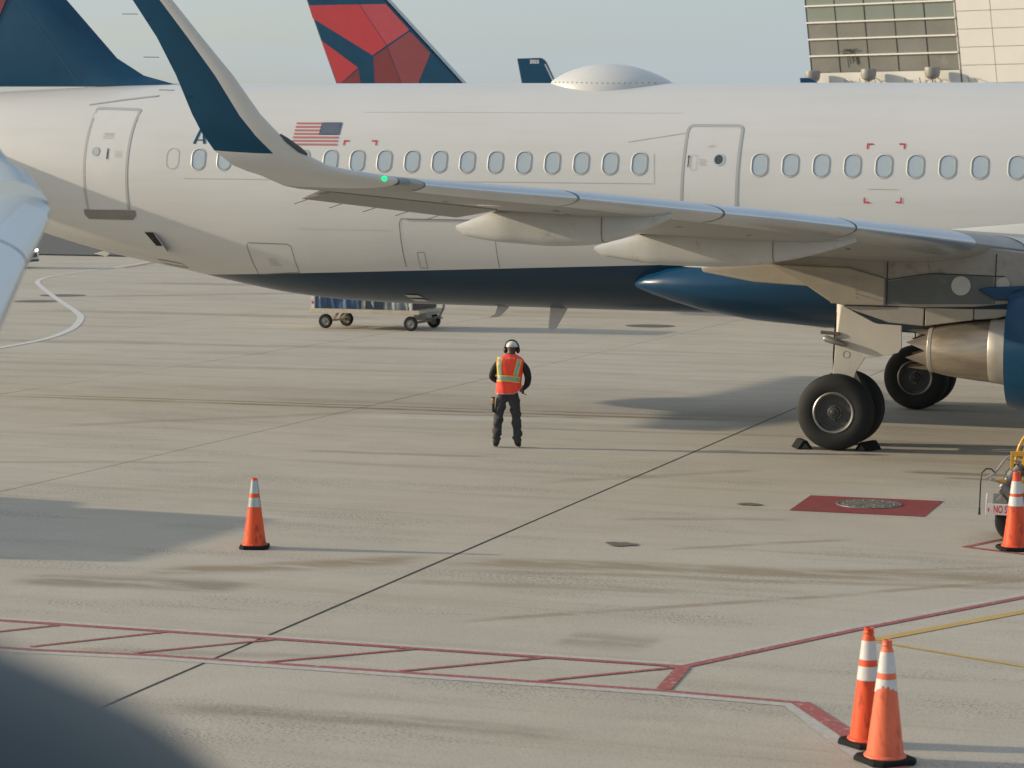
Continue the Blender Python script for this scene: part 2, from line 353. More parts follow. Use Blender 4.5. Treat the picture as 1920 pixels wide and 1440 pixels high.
ribbon("red_box_line", [(3.54,-13.92),(4.4,-14.3),(5.6,-14.85)], .08, .0045, M_LRED)
for i, (x, y, sx_, sy_) in enumerate(((-36.85,35.25,.85,.85),(-35.5,31.1,.8,.8),(-12.0,26.8,.75,.75),(-.28,-15.29,.20,.16),(.29,-11.25,.16,.13))):
    n = 20
    tag(obj("manhole_cover" if i < 3 else "oil_stain", ([(x+sx_*math.cos(2*math.pi*k/n)*(1 if i<3 else random.uniform(.6,1.3)), y+sy_*math.sin(2*math.pi*k/n)*(1 if i<3 else random.uniform(.7,1.2)), .007) for k in range(n)], [tuple(range(n))]),
        mat("cover_iron" if i < 3 else "oil", (.10,.095,.085) if i<3 else (.13,.115,.09), .7, var=.2, vscale=4)), kind="structure")

# ------------------------------------------------------------------ main airliner
plane = empty("parked_airliner"); plane.rotation_euler.y = .0053
tag(plane, "white twin-engine airliner with navy belly, upturned wingtip and row of cabin windows", "airplane")
ST = [(-22.3,5.5,5.0,.28),(-21,5.6,4.45,.66),(-19.5,5.74,3.92,1.05),(-18,5.89,3.44,1.34),(-17.05,5.93,3.15,1.5),(-16.16,5.97,2.91,1.62),(-15.09,6.01,2.67,1.73),
 (-13.77,6.035,2.44,1.83),(-13.02,6.045,2.3,1.87),(-12.3,6.05,2.17,1.9),(-11.45,6.05,2.04,1.93),(-10.33,6.05,1.945,1.96),(-8.9,6.05,1.907,1.975),(-7,6.05,1.907,1.975),(15.5,6.05,1.907,1.975),
 (17,6.0,1.93,1.94),(18.5,5.8,2.0,1.78),(20,5.3,2.2,1.42),(21,4.7,2.45,1.0),(21.7,4.05,2.75,.55),(22,3.5,3.2,.12)]
def hermite(x, k):
    i = 0
    while i < len(ST)-2 and x > ST[i+1][0]: i += 1
    def sl(j):
        if j <= 0 or j >= len(ST)-1: return 0.0
        a = (ST[j][k]-ST[j-1][k])/(ST[j][0]-ST[j-1][0]); b = (ST[j+1][k]-ST[j][k])/(ST[j+1][0]-ST[j][0])
        return 0.0 if a*b <= 0 else 2*a*b/(a+b)
    h = ST[i+1][0]-ST[i][0]; t = (x-ST[i][0])/h
    m0 = sl(i)*h if i else (ST[1][k]-ST[0][k]); m1 = sl(i+1)*h if i < len(ST)-2 else (ST[-1][k]-ST[-2][k])
    return (2*t**3-3*t*t+1)*ST[i][k]+(t**3-2*t*t+t)*m0+(-2*t**3+3*t*t)*ST[i+1][k]+(t**3-t*t)*m1
def sec(x):
    t, b, w = hermite(x,1), hermite(x,2), hermite(x,3); return (t+b)/2, (t-b)/2, w
NF = 96
rings = []
x = -22.3
xs = []
while x < 22.0: xs.append(x); x += .3 if x < -7 or x > 15 else .75
xs.append(22.0)
for x in xs:
    zc, hh, w = sec(x); rings.append([(x, w*math.cos(2*math.pi*j/NF), zc+hh*math.sin(2*math.pi*j/NF)) for j in range(NF)])
fus = MB().loft(rings).build("fuselage", M_FUS, plane, smooth=40)
def skin(x, z, off=0.0):
    zc, hh, w = sec(x); q = max(0.0, 1-((z-zc)/hh)**2); y = -w*math.sqrt(q)
    n = Vector((0, y/w**2, (z-zc)/hh**2)).normalized()
    return Vector((x, y, z))+n*off
def rrect(xc, zc, w, h, r, n=5, slant=0.0):
    out = []
    for cx, cz, a0 in ((xc+w/2-r, zc+h/2-r, 0), (xc-w/2+r, zc+h/2-r, 90), (xc-w/2+r, zc-h/2+r, 180), (xc+w/2-r, zc-h/2+r, 270)):
        for k in range(n+1):
            a = R(a0+90*k/n); out.append((cx+r*math.cos(a)+slant*(cz+r*math.sin(a)-zc), cz+r*math.sin(a)))
    return out
def densify(pts, step=.12):
    out = []
    for i in range(len(pts)):
        a = pts[i]; b = pts[(i+1)%len(pts)]; n = max(1, int(math.hypot(b[0]-a[0], b[1]-a[1])/step))
        out += [(a[0]+(b[0]-a[0])*k/n, a[1]+(b[1]-a[1])*k/n) for k in range(n)]
    return out
def inset(pts, d):
    n = len(pts); out = []
    ar = sum(pts[i][0]*pts[(i+1)%n][1]-pts[(i+1)%n][0]*pts[i][1] for i in range(n)); sg = 1 if ar > 0 else -1
    for i in range(n):
        a = Vector(pts[i-1]); b = Vector(pts[i]); c = Vector(pts[(i+1)%n])
        t = (c-a)
        if t.length < 1e-6: t = Vector((1,0))
        t.normalize(); nn = Vector((-t.y, t.x))*sg; q = b+nn*d; out.append((q.x, q.y))
    return out
def band(mb, pts, w, off, mi=0, off_in=None):
    pts = densify(pts); q = inset(pts, w); n = len(pts)
    V = [skin(*p, off) for p in pts]+[skin(*p, off if off_in is None else off_in) for p in q]
    return mb.add(V, [(i, (i+1)%n, n+(i+1)%n, n+i) for i in range(n)], mi)
def patch(mb, pts, off, mi=0):        # small polygon laid on the skin
    return mb.add([skin(*p, off) for p in pts], [tuple(range(len(pts)))], mi)
def rowpatch(mb, rows, off, nx=4, mi=0):     # rows (z, x0, x1)
    V = []; F = []
    for z, a, b in rows: V += [skin(a+(b-a)*k/nx, z, off) for k in range(nx+1)]
    for i in range(len(rows)-1):
        for k in range(nx): o_ = i*(nx+1)+k; F.append((o_, o_+1, o_+nx+2, o_+nx+1))
    return mb.add(V, F, mi)
def path_strip(mb, pts, w, off, mi=0):       # line on the skin
    P = []
    for i in range(len(pts)-1):
        a, b = pts[i], pts[i+1]; n = max(1, int(math.hypot(b[0]-a[0], b[1]-a[1])/.12))
        P += [(a[0]+(b[0]-a[0])*k/n, a[1]+(b[1]-a[1])*k/n) for k in range(n)]
    P.append(pts[-1]); V = []; F = []
    for i, p in enumerate(P):
        a = Vector(P[max(i-1,0)]); b = Vector(P[min(i+1,len(P)-1)]); t = (b-a).normalized(); nn = Vector((-t.y,t.x))*w/2
        V += [skin(p[0]+nn.x, p[1]+nn.y, off), skin(p[0]-nn.x, p[1]-nn.y, off)]
    for i in range(len(P)-1): F.append((2*i,2*i+1,2*i+3,2*i+2))
    return mb.add(V, F, mi)
# --- cabin windows
wxs = [-12.615+.533*k for k in range(0,5)]+[-9.92+.5335*k for k in range(12)]+[-1.907+.535*k for k in range(8)]+[2.444,2.98,3.51,4.05]
for wx in wxs:
    o_ = MB()
    band(o_, rrect(wx, 4.573, .315, .425, .145), .026, .004, 0, .013)
    band(o_, inset(rrect(wx, 4.573, .315, .425, .145), .026), .012, .013, 1, .003)
    win = o_.build("window", [M_WFRAME, M_SEAM], fus, smooth=50)
    mb = MB(); c_ = inset(rrect(wx, 4.573, .315, .425, .145), .036)
    mb.add([skin(wx,4.573,.0035)]+[skin(*p,.003) for p in c_], [(0,1+i,1+(i+1)%len(c_)) for i in range(len(c_))])
    mb.build("pane", M_PANE, win, smooth=60)
    win.parent = fus
    # three levels: airliner > fuselage > window ; the pane stays a sibling sub-part
for o in [q for q in fus.children if q.name.startswith("window")]:
    for ch in list(o.children): ch.parent = fus
mb = MB(); band(mb, rrect(-13.157, 4.58, .27, .40, .13), .014, .004); mb.build("window_plug", M_LSEAM, fus)
# --- doors
def zrows(z0, z1, f, n=14): return [(z0+(z1-z0)*k/n, *f(z0+(z1-z0)*k/n)) for k in range(n+1)]
door = rowpatch(MB(), zrows(3.56, 5.50, lambda z: (-15.08,-14.14)), .004).build("rear_door", M_WHITE, plane, smooth=60)
od = [(-15.10,5.52),(-15.06,5.56),(-14.15,5.53),(-14.08,5.49),(-14.10,5.3),(-14.13,3.62),(-14.17,3.56),(-15.08,3.54),(-15.12,3.60),(-15.10,5.3)]
band(MB(), od, .052, .007).build("door_outline", M_FRAME, door)
rowpatch(MB(), [(3.42,-15.14,-14.12),(3.50,-15.21,-14.03),(3.60,-15.20,-14.02)], .012).build("door_sill", mat("sill_grey", (.22,.21,.19), .5, var=.1), door)
mb = MB(); mb.add([skin(-14.84,4.70,.012)]+[skin(-14.84+.065*math.cos(a*.3927),4.70+.07*math.sin(a*.3927),.012) for a in range(16)], [(0,1+i,1+(i+1)%16) for i in range(16)])
mb.build("door_window", M_PANE, door)
mb = MB(); band(mb, [(-14.84+.078*math.cos(a*.3927),4.70+.085*math.sin(a*.3927)) for a in range(16)], .014, .014); mb.build("door_window_rim", M_STEEL, door)
mb = MB(); patch(mb, [(-14.595,4.56),(-14.565,4.56),(-14.56,4.76),(-14.585,4.76)], .014); mb.build("door_handle", M_DARK, door)
mb = MB()
for k in range(5): patch(mb, [(-14.42,4.60+k*.025),(-14.27+.02*(k%2),4.60+k*.025),(-14.27+.02*(k%2),4.607+k*.025),(-14.42,4.607+k*.025)], .008)
mb.build("placard_lines", M_TXTF, door)
path_strip(MB(), [(-15.31,5.60),(-14.6,5.70),(-13.91,5.78)], .028, .008).build("door_gutter", M_FRAME, plane)
mdoor = rowpatch(MB(), zrows(3.55, 5.23, lambda z: (-3.225,-2.31)), .004).build("mid_cabin_door", M_WHITE, plane, smooth=60)
band(MB(), rrect(-2.77, 4.39, 1.02, 1.76, .12), .048, .008).build("door_outline", M_FRAME, mdoor)
mb = MB(); mb.add([skin(-2.63,4.655,.012)]+[skin(-2.63+.078*math.cos(a*.3927),4.655+.083*math.sin(a*.3927),.012) for a in range(16)], [(0,1+i,1+(i+1)%16) for i in range(16)])
mb.build("door_window", M_DOORWIN, mdoor)
mb = MB(); band(mb, [(-2.63+.098*math.cos(a*.3927),4.655+.104*math.sin(a*.3927)) for a in range(16)], .02, .015); mb.build("door_window_rim", M_WFRAME, mdoor)
mb = MB(); patch(mb, [(-3.176,4.52),(-3.158,4.52),(-3.158,4.69),(-3.145,4.69),(-3.167,4.735),(-3.189,4.69),(-3.176,4.69)], .013); mb.build("arrow_mark", M_DARK, mdoor)
mb = MB()
for k in range(4): patch(mb, [(-2.99,4.56+k*.03),(-2.84-.03*(k%2),4.56+k*.03),(-2.84-.03*(k%2),4.567+k*.03),(-2.99,4.567+k*.03)], .010)
band(mb, rrect(-3.07, 4.60, .11, .26, .02), .006, .010)
mb.build("placard_lines", M_TXTF, mdoor)
# --- lettering laid on the skin
def text_mesh(s, size, bold=0.0):
    cu = bpy.data.curves.new("lettering", 'FONT'); cu.body = s; cu.size = size; cu.align_x = 'CENTER'; cu.align_y = 'CENTER'; cu.offset = bold
    t = bpy.data.objects.new("lettering_tmp", cu); COL.objects.link(t); bpy.context.view_layer.update()
    me = bpy.data.meshes.new_from_object(t.evaluated_get(bpy.context.evaluated_depsgraph_get())); bpy.data.objects.remove(t); return me
def skin_text(name, s, size, xc, zc, M, parent, slant=0.0, off=.012, bold=0.0):
    me = text_mesh(s, size, bold)
    for v in me.vertices: v.co = skin(xc+v.co.x+slant*v.co.y, zc+v.co.y, off)
    return obj(name, me, M, parent)
skin_text("exit_lettering", "EXIT", .085, -14.62, 5.0, M_TXTF, door)
mb = MB(); band(mb, rrect(-14.62, 5.0, .22, .10, .015), .008, .010); mb.build("exit_frame", M_TXTF, door)
skin_text("exit_lettering", "EXIT", .06, -2.78, 4.88, M_TXTF, mdoor)
mb = MB(); path_strip(mb, [(-12.75,4.86),(-12.66,5.17)], .05, .008); path_strip(mb, [(-12.535,4.86),(-12.625,5.17)], .05, .010); path_strip(mb, [(-12.71,4.93),(-12.57,4.93)], .018, .009)
mb.build("navy_letter", M_NAVY, plane)
# --- flag
mb = MB(); fx0, fx1, fz0, fz1 = -10.745, -9.83, 4.85, 5.27
h = (fz1-fz0)/13
def fx(t, z): return fx0+(fx1-fx0)*t+.012
for k in range(7):
    z1 = fz1-2*k*h; t1 = .575 if k < 4 else 1.0; n = 4
    rowpatch(mb, [(z1-h, fx0, fx0+(fx1-fx0)*t1), (z1, fx0, fx0+(fx1-fx0)*t1)], .007, 5, 0)
rowpatch(mb, [(fz1-7*h, fx0+(fx1-fx0)*.56, fx1), (fz1-3.5*h, fx0+(fx1-fx0)*.56, fx1), (fz1, fx0+(fx1-fx0)*.56, fx1)], .009, 5, 1)
for r_ in range(9):
    for c_ in range(6 if r_ % 2 == 0 else 5):
        cx = fx0+(fx1-fx0)*(.595+.075*c_+(.0375 if r_ % 2 else 0)); cz = fz1-h*7*(r_+1)/10
        patch(mb, [(cx+.0105*math.cos(R(90+36*q))*(1 if q%2==0 else .5), cz+.0125*math.sin(R(90+36*q))*(1 if q%2==0 else .5)) for q in range(10)], .011, 2)
mb.build("flag_marking", [M_FLAGR, mat("flag_blue", (.02,.045,.10), .4), M_WTXT], plane)
# --- red corner marks for the overwing exits
for (x, z, dx, dz) in ((-9.71,4.947,1,-1),(-9.05,4.95,-1,-1),(-.084,4.955,1,-1),(.567,4.96,-1,-1),(-.077,3.948,1,1),(.572,3.958,-1,1)):
    mb = MB(); a, w_ = .105, .026
    pts = [(x,z),(x+dx*a,z),(x+dx*a,z+dz*w_),(x+dx*w_,z+dz*w_),(x+dx*w_,z+dz*a*.9),(x,z+dz*a*.9)]
    patch(mb, pts, .008); mb.build("red_corner_mark", M_MARK, plane)
# --- hatches and seams
mb = MB(); path_strip(mb, [(-8.50,3.55),(-8.54,3.45),(-8.55,2.66)], .016, .005); mb.build("cargo_door_seam", M_SEAM, plane); mb = MB(); path_strip(mb, [(-6.72,3.3),(-6.735,2.69)], .012, .005); mb.build("cargo_door_seam", M_SEAM, plane); mb = MB()
band(mb, rrect(-8.2, 2.79, .15, .30, .02), .010, .005)
mb.build("cargo_handle_seam", M_SEAM, plane)
mb = MB()
for k in range(9):
    rowpatch(mb, [(3.54,-8.52+k*.2,-8.52+(k+1)*.2),(3.60,-8.53+k*.2,-8.53+(k+1)*.2),(3.65,-8.50+k*.2,-8.50+(k+1)*.2)], .02, 1)
mb.build("cargo_door_hinge_strip", M_WHITE, plane)
path_strip(MB(), [(-8.5,3.545),(-6.72,3.545)], .014, .022).build("hinge_line", M_SEAM, plane)
band(MB(), [(-11.73,2.99),(-11.68,3.045),(-10.85,3.035),(-10.78,2.98),(-10.78,2.49),(-11.72,2.42)], .013, .005).build("service_panel_seam", M_SEAM, plane)
mb = MB()
for k in range(4): patch(mb, [(-11.35,2.62+.04*k),(-11.1-.03*k,2.62+.04*k),(-11.1-.03*k,2.63+.04*k),(-11.35,2.63+.04*k)], .006)
mb.build("service_panel_print", M_TXTF, plane)
mb = MB(); path_strip(mb, [(-12.9,4.213),(-3.75,4.228),(-3.80,4.75)], .010, .004); path_strip(mb, [(-4.3,4.95),(-3.24,5.12)], .012, .004)
mb.build("lap_seam", M_LSEAM, plane)
band(MB(), [(-14.03,2.66),(-13.75,2.63),(-13.47,2.59),(-13.40,2.50),(-13.6,2.51),(-13.98,2.56)], .016, .006).build("drain_panel_seam", M_SEAM, plane)
mb = MB(); rowpatch(mb, [(2.93,-13.80,-13.62),(3.19,-13.94,-13.74)], .008, 2); mb.build("outflow_opening", M_DARK, plane)
mb = MB(); a = [skin(-13.74,3.19,.01), skin(-13.62,3.17,.10), skin(-13.50,2.88,.12), skin(-13.62,2.83,.01)]
mb.add([v for v in a]+[v+Vector((0,.012,.0)) for v in a], [(0,1,2,3),(7,6,5,4),(0,4,5,1),(1,5,6,2),(2,6,7,3),(3,7,4,0)]); mb.build("open_flap_door", M_WHITE, plane)
for z0, x0 in ((2.07,-8.85),(1.99,-8.8)):
    rowpatch(MB(), [(z0,x0+.05,x0+.34),(z0+.05,x0,x0+.28)], .012, 2).build("belly_vent_plate", M_CANOE, plane)
M_FSEAM = mat("faint_seam", (.53,.535,.525), .5)
for zz, xa, xb in ((5.47,-9.5,-3.4),(3.32,-10.6,-8.7)): path_strip(MB(), [(xa,zz),(xb,zz)], .008, .003).build("lap_seam", M_FSEAM, plane)
rp_ = MB(); patch(rp_, [(-.02,4.18),(.5,4.18),(.5,4.19),(-.02,4.19)], .006); rp_.build("placard_line", M_TXTF, plane)
# --- antennas, roof dome
def blade(name, pts, w, M):
    poly = pts; mb = MB(); n = len(poly); cx = sum(p[0] for p in poly)/n
    mb.prism(poly, -w/2, w/2); mb.build(name, M, plane, bevel=w*.3)
blade("belly_antenna", [(-7.30,1.95),(-7.08,1.95),(-7.10,1.88),(-7.27,1.71),(-7.48,1.68),(-7.36,1.76)], .035, M_CANOE)
blade("belly_antenna", [(-6.27,1.95),(-5.92,1.95),(-5.95,1.88),(-6.16,1.52),(-6.31,1.50)], .035, M_CANOE)
blade("drain_mast", [(-15.45,2.92),(-15.30,2.90),(-15.40,2.80),(-15.55,2.64),(-15.84,2.70),(-15.60,2.76)], .04, M_WHITE)
rings = []
for k in range(25):
    t = k/24; x = -6.34+2.37*t
    hgt = .365*(math.sin(math.pi*(t**.92))**.76); wd = .80*(math.sin(math.pi*t)**.55)
    hgt = max(hgt,.002); wd = max(wd,.01)
    rings.append([(x, wd*math.cos(math.pi*j/16), 6.05-.17*(wd*math.cos(math.pi*j/16)/.8)**2*1.0-.03+hgt*(math.sin(math.pi*j/16)**.9)*1.05) for j in range(17)])
dome = MB().loft(rings, cap=False, closed=False).build("roof_dome", M_WHITE, plane, smooth=60)
mb = MB()
for k in range(20):
    t = .10+.80*k/19; x = -6.34+2.37*t; wd = .80*(math.sin(math.pi*t)**.55); hgt = .365*(math.sin(math.pi*(t**.92))**.76)
    a = math.pi*1.11; y = wd*math.cos(a)*.985; z = 6.05-.17*(y/.8)**2-.03+hgt*(math.sin(math.pi*.11)**.9)*1.05
    mb.lathe([(.011,-.006),(.011,.006)], (x, y-.006, z), 'y', 8)
mb.build("fastener_row", M_SEAM, dome)["kind"] = "stuff"
mb = MB(); pts = []
for k in range(23):
    t = .04+.92*k/22; x = -6.34+2.37*t; wd = .80*(math.sin(math.pi*t)**.55)
    y = -wd*1.002; pts.append((x, y, 6.02-.17*(y/.8)**2+.012))
mb.tube(pts, .008, 6); mb.build("dome_skirt_seam", M_SEAM, dome)

# --- fin and tailplane
def fin_mesh(poly_le, poly_te, zs, th, y0=0.0, ss=9):
    pass
FINLE = [(-13.2,6.0),(-14.09,6.05),(-14.73,6.21),(-15.32,6.55),(-16.02,7.27),(-16.44,7.70),(-18.4,9.72),(-20.5,11.75),(-20.95,11.95)]
rings = []
for x, z in FINLE:
    te = -21.3-(z-5.6)*.23; c = x-te; t = .10*min(c, 4.5)*.5
    if z < 6.6: t *= .75+.25*(z-6.0)/.6
    rr = []
    for k in range(13):
        u = k/12; th = t*(1.0-abs(2*(u**.6)-1)**2.2)*1.0; rr.append((x-c*u, -th, z))
    for k in range(11,0,-1):
        u = k/12; th = t*(1.0-abs(2*(u**.6)-1)**2.2)*1.0; rr.append((x-c*u, th, z))
    rings.append(rr)
fin = MB().loft(rings).build("fin", M_NAVY, plane, smooth=50)
def finy(x, z, le=FINLE):
    for i in range(len(le)-1):
        if le[i][1] <= z <= le[i+1][1]:
            f_ = (z-le[i][1])/(le[i+1][1]-le[i][1]); xl = le[i][0]+(le[i+1][0]-le[i][0])*f_; break
    else: xl = le[-1][0]
    te = -21.3-(z-5.6)*.23; c = xl-te; u = max(0,min(1,(xl-x)/c)); t = .10*min(c,4.5)*.5
    return -t*(1-abs(2*(u**.6)-1)**2.2)
rp = []
for k in range(9):
    z = 6.6+(11.2-6.6)*k/8; xr = min(-18.3+(z-6.4)*.49, -16.9-(z-8.1)*1.0) if z > 7.9 else -18.3+(z-6.4)*.49
    rp.append((z, -21.2, xr))
mb = MB(); V = []; F = []
for z, a, b in rp: V += [Vector((a+(b-a)*k/8, finy(a+(b-a)*k/8, z)-.02, z)) for k in range(9)]
for i in range(len(rp)-1):
    for k in range(8): q = i*9+k; F.append((q,q+1,q+10,q+9))
mb.add(V,F); mb.build("red_livery_panel", M_RED2, fin, smooth=60)
rf = random.Random(5); mb = MB()
for k in range(34):
    x = -17.35+k*.042; z = 7.65-k*.052
    mb.lathe([(.007,-.004),(.007,.004)], (x, finy(x,z)-.006, z), 'y', 6)
mb.build("rivet_row", mat("rivet", (.10,.16,.20), .5), fin)["kind"] = "stuff"
def foil(xle, zle, xte, zte, y, t, n=14, umax=1.0, dydz=None, camber=.012, mid=None):
    """closed airfoil loop; returns points at spanwise position y"""
    P = []; c = xle-xte
    us = [(.5*(1-math.cos(math.pi*k/n)))*umax for k in range(n+1)]
    def yt(u): return 5*t*(.2969*math.sqrt(u)-.126*u-.3516*u*u+.2843*u**3-.1030*u**4)
    for u in us[::-1]: P.append((u, camber*math.sin(math.pi*u)+yt(u)))
    for u in us[1:]: P.append((u, camber*math.sin(math.pi*u)-yt(u)*1.05))
    return [Vector((xle-c*u, y, zle+(zte-zle)*u+w*c)) for u, w in P]
for s in (-1, 1):
    rings = [foil(-17.9, 4.95, -21.6, 4.85, s*.2, .10), foil(-18.5, 5.05, -21.7, 4.95, s*1.5, .10), foil(-21.4, 5.45, -22.8, 5.40, s*6.2, .09)]
    MB().loft(rings).build("tailplane", M_WHITE, plane, smooth=50)

# --- wings
def xle(y): return -2.85+.52*(16.5-abs(y))
def zle(y):
    a = abs(y); T = [(0,2.75),(2,2.98),(5.45,3.33),(7.33,3.52),(8.81,3.66),(10.1,3.775),(11.3,3.865),(12.7,3.975),(13.7,4.055),(14.8,4.12),(15.9,4.195),(16.3,4.245)]
    for i in range(len(T)-1):
        if a <= T[i+1][0]: f_ = (a-T[i][0])/(T[i+1][0]-T[i][0]); return T[i][1]+f_*(T[i+1][1]-T[i][1])
    return T[-1][1]
def xte(y):
    a = abs(y)
    if a > 15.755: return -4.25+.05*(a-15.755)/.545
    return -4.45+.3*(16.4-a) if a > 6.4 else -1.45-.35*(6.4-a)/6.4
def zte(y):
    a = abs(y); T = [(0,2.80),(6.4,3.27),(8.5,3.50),(12.2,3.89),(16.3,4.17)]
    for i in range(len(T)-1):
        if a <= T[i+1][0]: f_ = (a-T[i][0])/(T[i+1][0]-T[i][0]); return T[i][1]+f_*(T[i+1][1]-T[i][1])
    return T[-1][1]
def tk(y):
    a = abs(y); return .145-.035*min(1,a/9)
HU = .73
AIL0, AIL1 = 15.75, 12.75
# winglet frames: (x leading, x trailing, y, z, dihedral angle of section)
WL = [(-2.75,-4.20,16.30,4.245,.10),(-2.95,-4.41,16.50,4.29,.30),(-3.20,-4.52,16.62,4.335,.52),(-3.43,-4.64,16.75,4.40,.75),(-3.73,-4.81,16.90,4.57,1.0),(-3.92,-4.90,17.03,4.76,1.15),(-4.10,-4.97,17.15,4.98,1.25),
      (-4.36,-5.08,17.34,5.42,1.28),(-4.68,-5.25,17.48,5.84,1.29),(-4.98,-5.48,17.62,6.25,1.29),(-5.22,-5.64,17.70,6.52,1.29),(-5.42,-5.74,17.75,6.66,1.29)]
def make_wing(parent, s):
    rings = []
    def full(y): rings.append(foil(xle(y), zle(y), xte(y), zte(y), s*y, tk(y)))
    def cut(y): rings.append(foil(xle(y), zle(y), xte(y), zte(y), s*y, tk(y), umax=HU))
    for y in (1.2,3,5,6.4,8,10,11.5,AIL1): full(y)
    cut(AIL1+.012)
    for y in (13.5,14.6,AIL0): cut(y)
    full(AIL0+.012); full(16.1); full(16.3)
    w = MB().loft(rings).build("wing", M_WING, parent, smooth=50)
    # slats
    for a, b in ((2.3,5.15),(6.3,8.81),(8.83,11.28),(11.30,13.69),(13.71,15.95)):
        rr = []
        for k in range(5):
            y = a+.012+(b-a-.024)*k/4; c = xle(y)-xte(y); f_ = foil(xle(y)+.012, zle(y), xte(y), zte(y), s*y, tk(y)*1.02, n=28)
            um = .13 if y > 6 else .10; seq = [p for p in f_ if (xle(y)-p.x)/c <= um]
            rr.append(seq)
        n = min(len(q) for q in rr); rr = [q[(len(q)-n)//2:(len(q)-n)//2+n] for q in rr]
        sl_ = MB().loft(rr, cap=False, closed=False)
        sl_.build("slat", M_SLAT, w, smooth=60)
    # aileron, drooped
    rr = []
    for k in range(5):
        y = AIL1+.03+(AIL0-AIL1-.06)*k/4; c = xle(y)-xte(y); F_ = foil(xle(y), zle(y), xte(y), zte(y), s*y, tk(y), n=40)
        seq = [p for p in F_ if (xle(y)-p.x)/c >= HU+.012]
        hx = xle(y)-c*HU; hz = zle(y)+(zte(y)-zle(y))*HU; an = R(14)
        out = []
        for p in seq:
            dx, dz = p.x-hx, p.z-hz; out.append(Vector((hx+dx*math.cos(an)-dz*math.sin(an)*0, s*y, hz+dz*math.cos(an)+dx*math.sin(an))))
        rr.append(out)
    n = min(len(q) for q in rr)
    rr2 = []
    for q in rr:
        up = q[:len(q)//2]; rr2.append([q[int(round(i*(len(q)-1)/(n-1)))] for i in range(n)])
    # order loop: upper from hinge to tip then lower back
    MB().loft([list(q) for q in rr2]).build("aileron", M_FLAP, w, smooth=50)
    for k in range(5):
        y = 15.62-.62*k; c = xle(y)-xte(y); hx = xle(y)-c*HU; hz = zle(y)+(zte(y)-zle(y))*HU; an = R(14); L_ = c*(1-HU)
        p = Vector((hx-L_*math.cos(an), s*y, hz-L_*math.sin(an)-(zle(y)-zte(y))*(1-HU)))
        MB().tube([p, p+Vector((-.17,0,-.055))], .004, 5).build("static_wick", M_DARK, w)
    # winglet
    rings = []; c0 = 0
    for (xl, xt, y, z, dh) in WL:
        c = xl-xt; F_ = foil(0, 0, -c, 0, 0, .10, camber=0)
        rings.append([Vector((xl+p.x, s*(y+(-p.z)*math.sin(dh)*-1*-1), z+p.z*math.cos(dh))) for p in F_])
    rings[0] = foil(xle(16.3), zle(16.3), xte(16.3), zte(16.3), s*16.3, tk(16.3))
    n = len(rings[0]); me = MB(); V = [p for r in rings for p in r]; F = []; mi = []
    for i in range(len(rings)-1):
        for j in range(n):
            F.append((i*n+j, i*n+(j+1)%n, (i+1)*n+(j+1)%n, (i+1)*n+j))
            u = abs(j-13.5)/14.0      # 0 leading edge .. 1 trailing
            mi.append(1 if (i >= 4 and u > .34) else 0)
    F.append(tuple(range(n))); mi.append(0); F.append(tuple((len(rings)-1)*n+j for j in range(n))); mi.append(1)
    wl_ = obj("winglet", (V, F, mi), [M_WHITE, M_NAVY], parent, smooth=45)
    for k, (xk, zk, yk) in enumerate(((-5.15,5.25,17.30),(-5.28,5.62,17.43),(-5.46,6.1,17.6))):
        MB().tube([(xk+.03,s*yk,zk),(xk-.17,s*yk,zk+.004)], .004, 5).build("static_wick", M_DARK, wl_)
    MB().tube([(-3.64,s*16.87,4.53),(-3.72,s*16.905,4.585),(-3.84,s*16.985,4.69),(-3.91,s*17.03,4.76)], [.012,.034,.030,.010], 10).build("tip_lamp_lens", M_DOORWIN, wl_, smooth=50)
    # navigation light housing on the tip leading edge
    y = 16.20; F_ = foil(xle(y)+.02, zle(y), xte(y), zte(y), 0, tk(y)*1.05, n=40); c = xle(y)-xte(y)
    seq = [p for p in F_ if (xle(y)-p.x)/c < .06]
    MB().loft([[Vector((p.x-.52*(dy),s*(y+dy),p.z)) for p in seq] for dy in (-.05,0,.06,.10)], cap=False, closed=False).build("light_housing", M_LENS, w, smooth=60)
    bmh = bmesh.new(); bmesh.ops.create_uvsphere(bmh, u_segments=12, v_segments=8, radius=.030, matrix=Matrix.Translation((-2.865, s*16.43, 4.268)))
    obj("navigation_light", bmh, M_GREEN if s < 0 else M_RED, w, smooth=60)
    # flap track fairings
    for yf, bot, top in ((12.1, [(-3.57,3.60),(-3.54,3.53),(-3.07,3.45),(-2.24,3.40),(-1.65,3.43),(-1.22,3.54),(-.90,3.67),(-.62,3.80)], [(-3.57,3.66),(-3.5,3.69),(-3.04,3.86),(-2.5,3.93),(-.6,3.86)]),
                        (8.5, [(-2.76,3.25),(-2.72,3.18),(-1.84,3.06),(-.96,3.05),(-.33,3.09),(.37,3.22),(.75,3.33),(1.10,3.45)], [(-2.76,3.31),(-2.7,3.34),(-1.97,3.53),(-1.4,3.62),(1.12,3.52)])):
        def ip(T, x):
            for i in range(len(T)-1):
                if x <= T[i+1][0]:
                    d = T[i+1][0]-T[i][0]; f_ = (x-T[i][0])/d if d else 0; return T[i][1]+f_*(T[i+1][1]-T[i][1])
            return T[-1][1]
        xs_ = [bot[0][0]+(bot[-1][0]-bot[0][0])*k/30 for k in range(31)]; rings = []
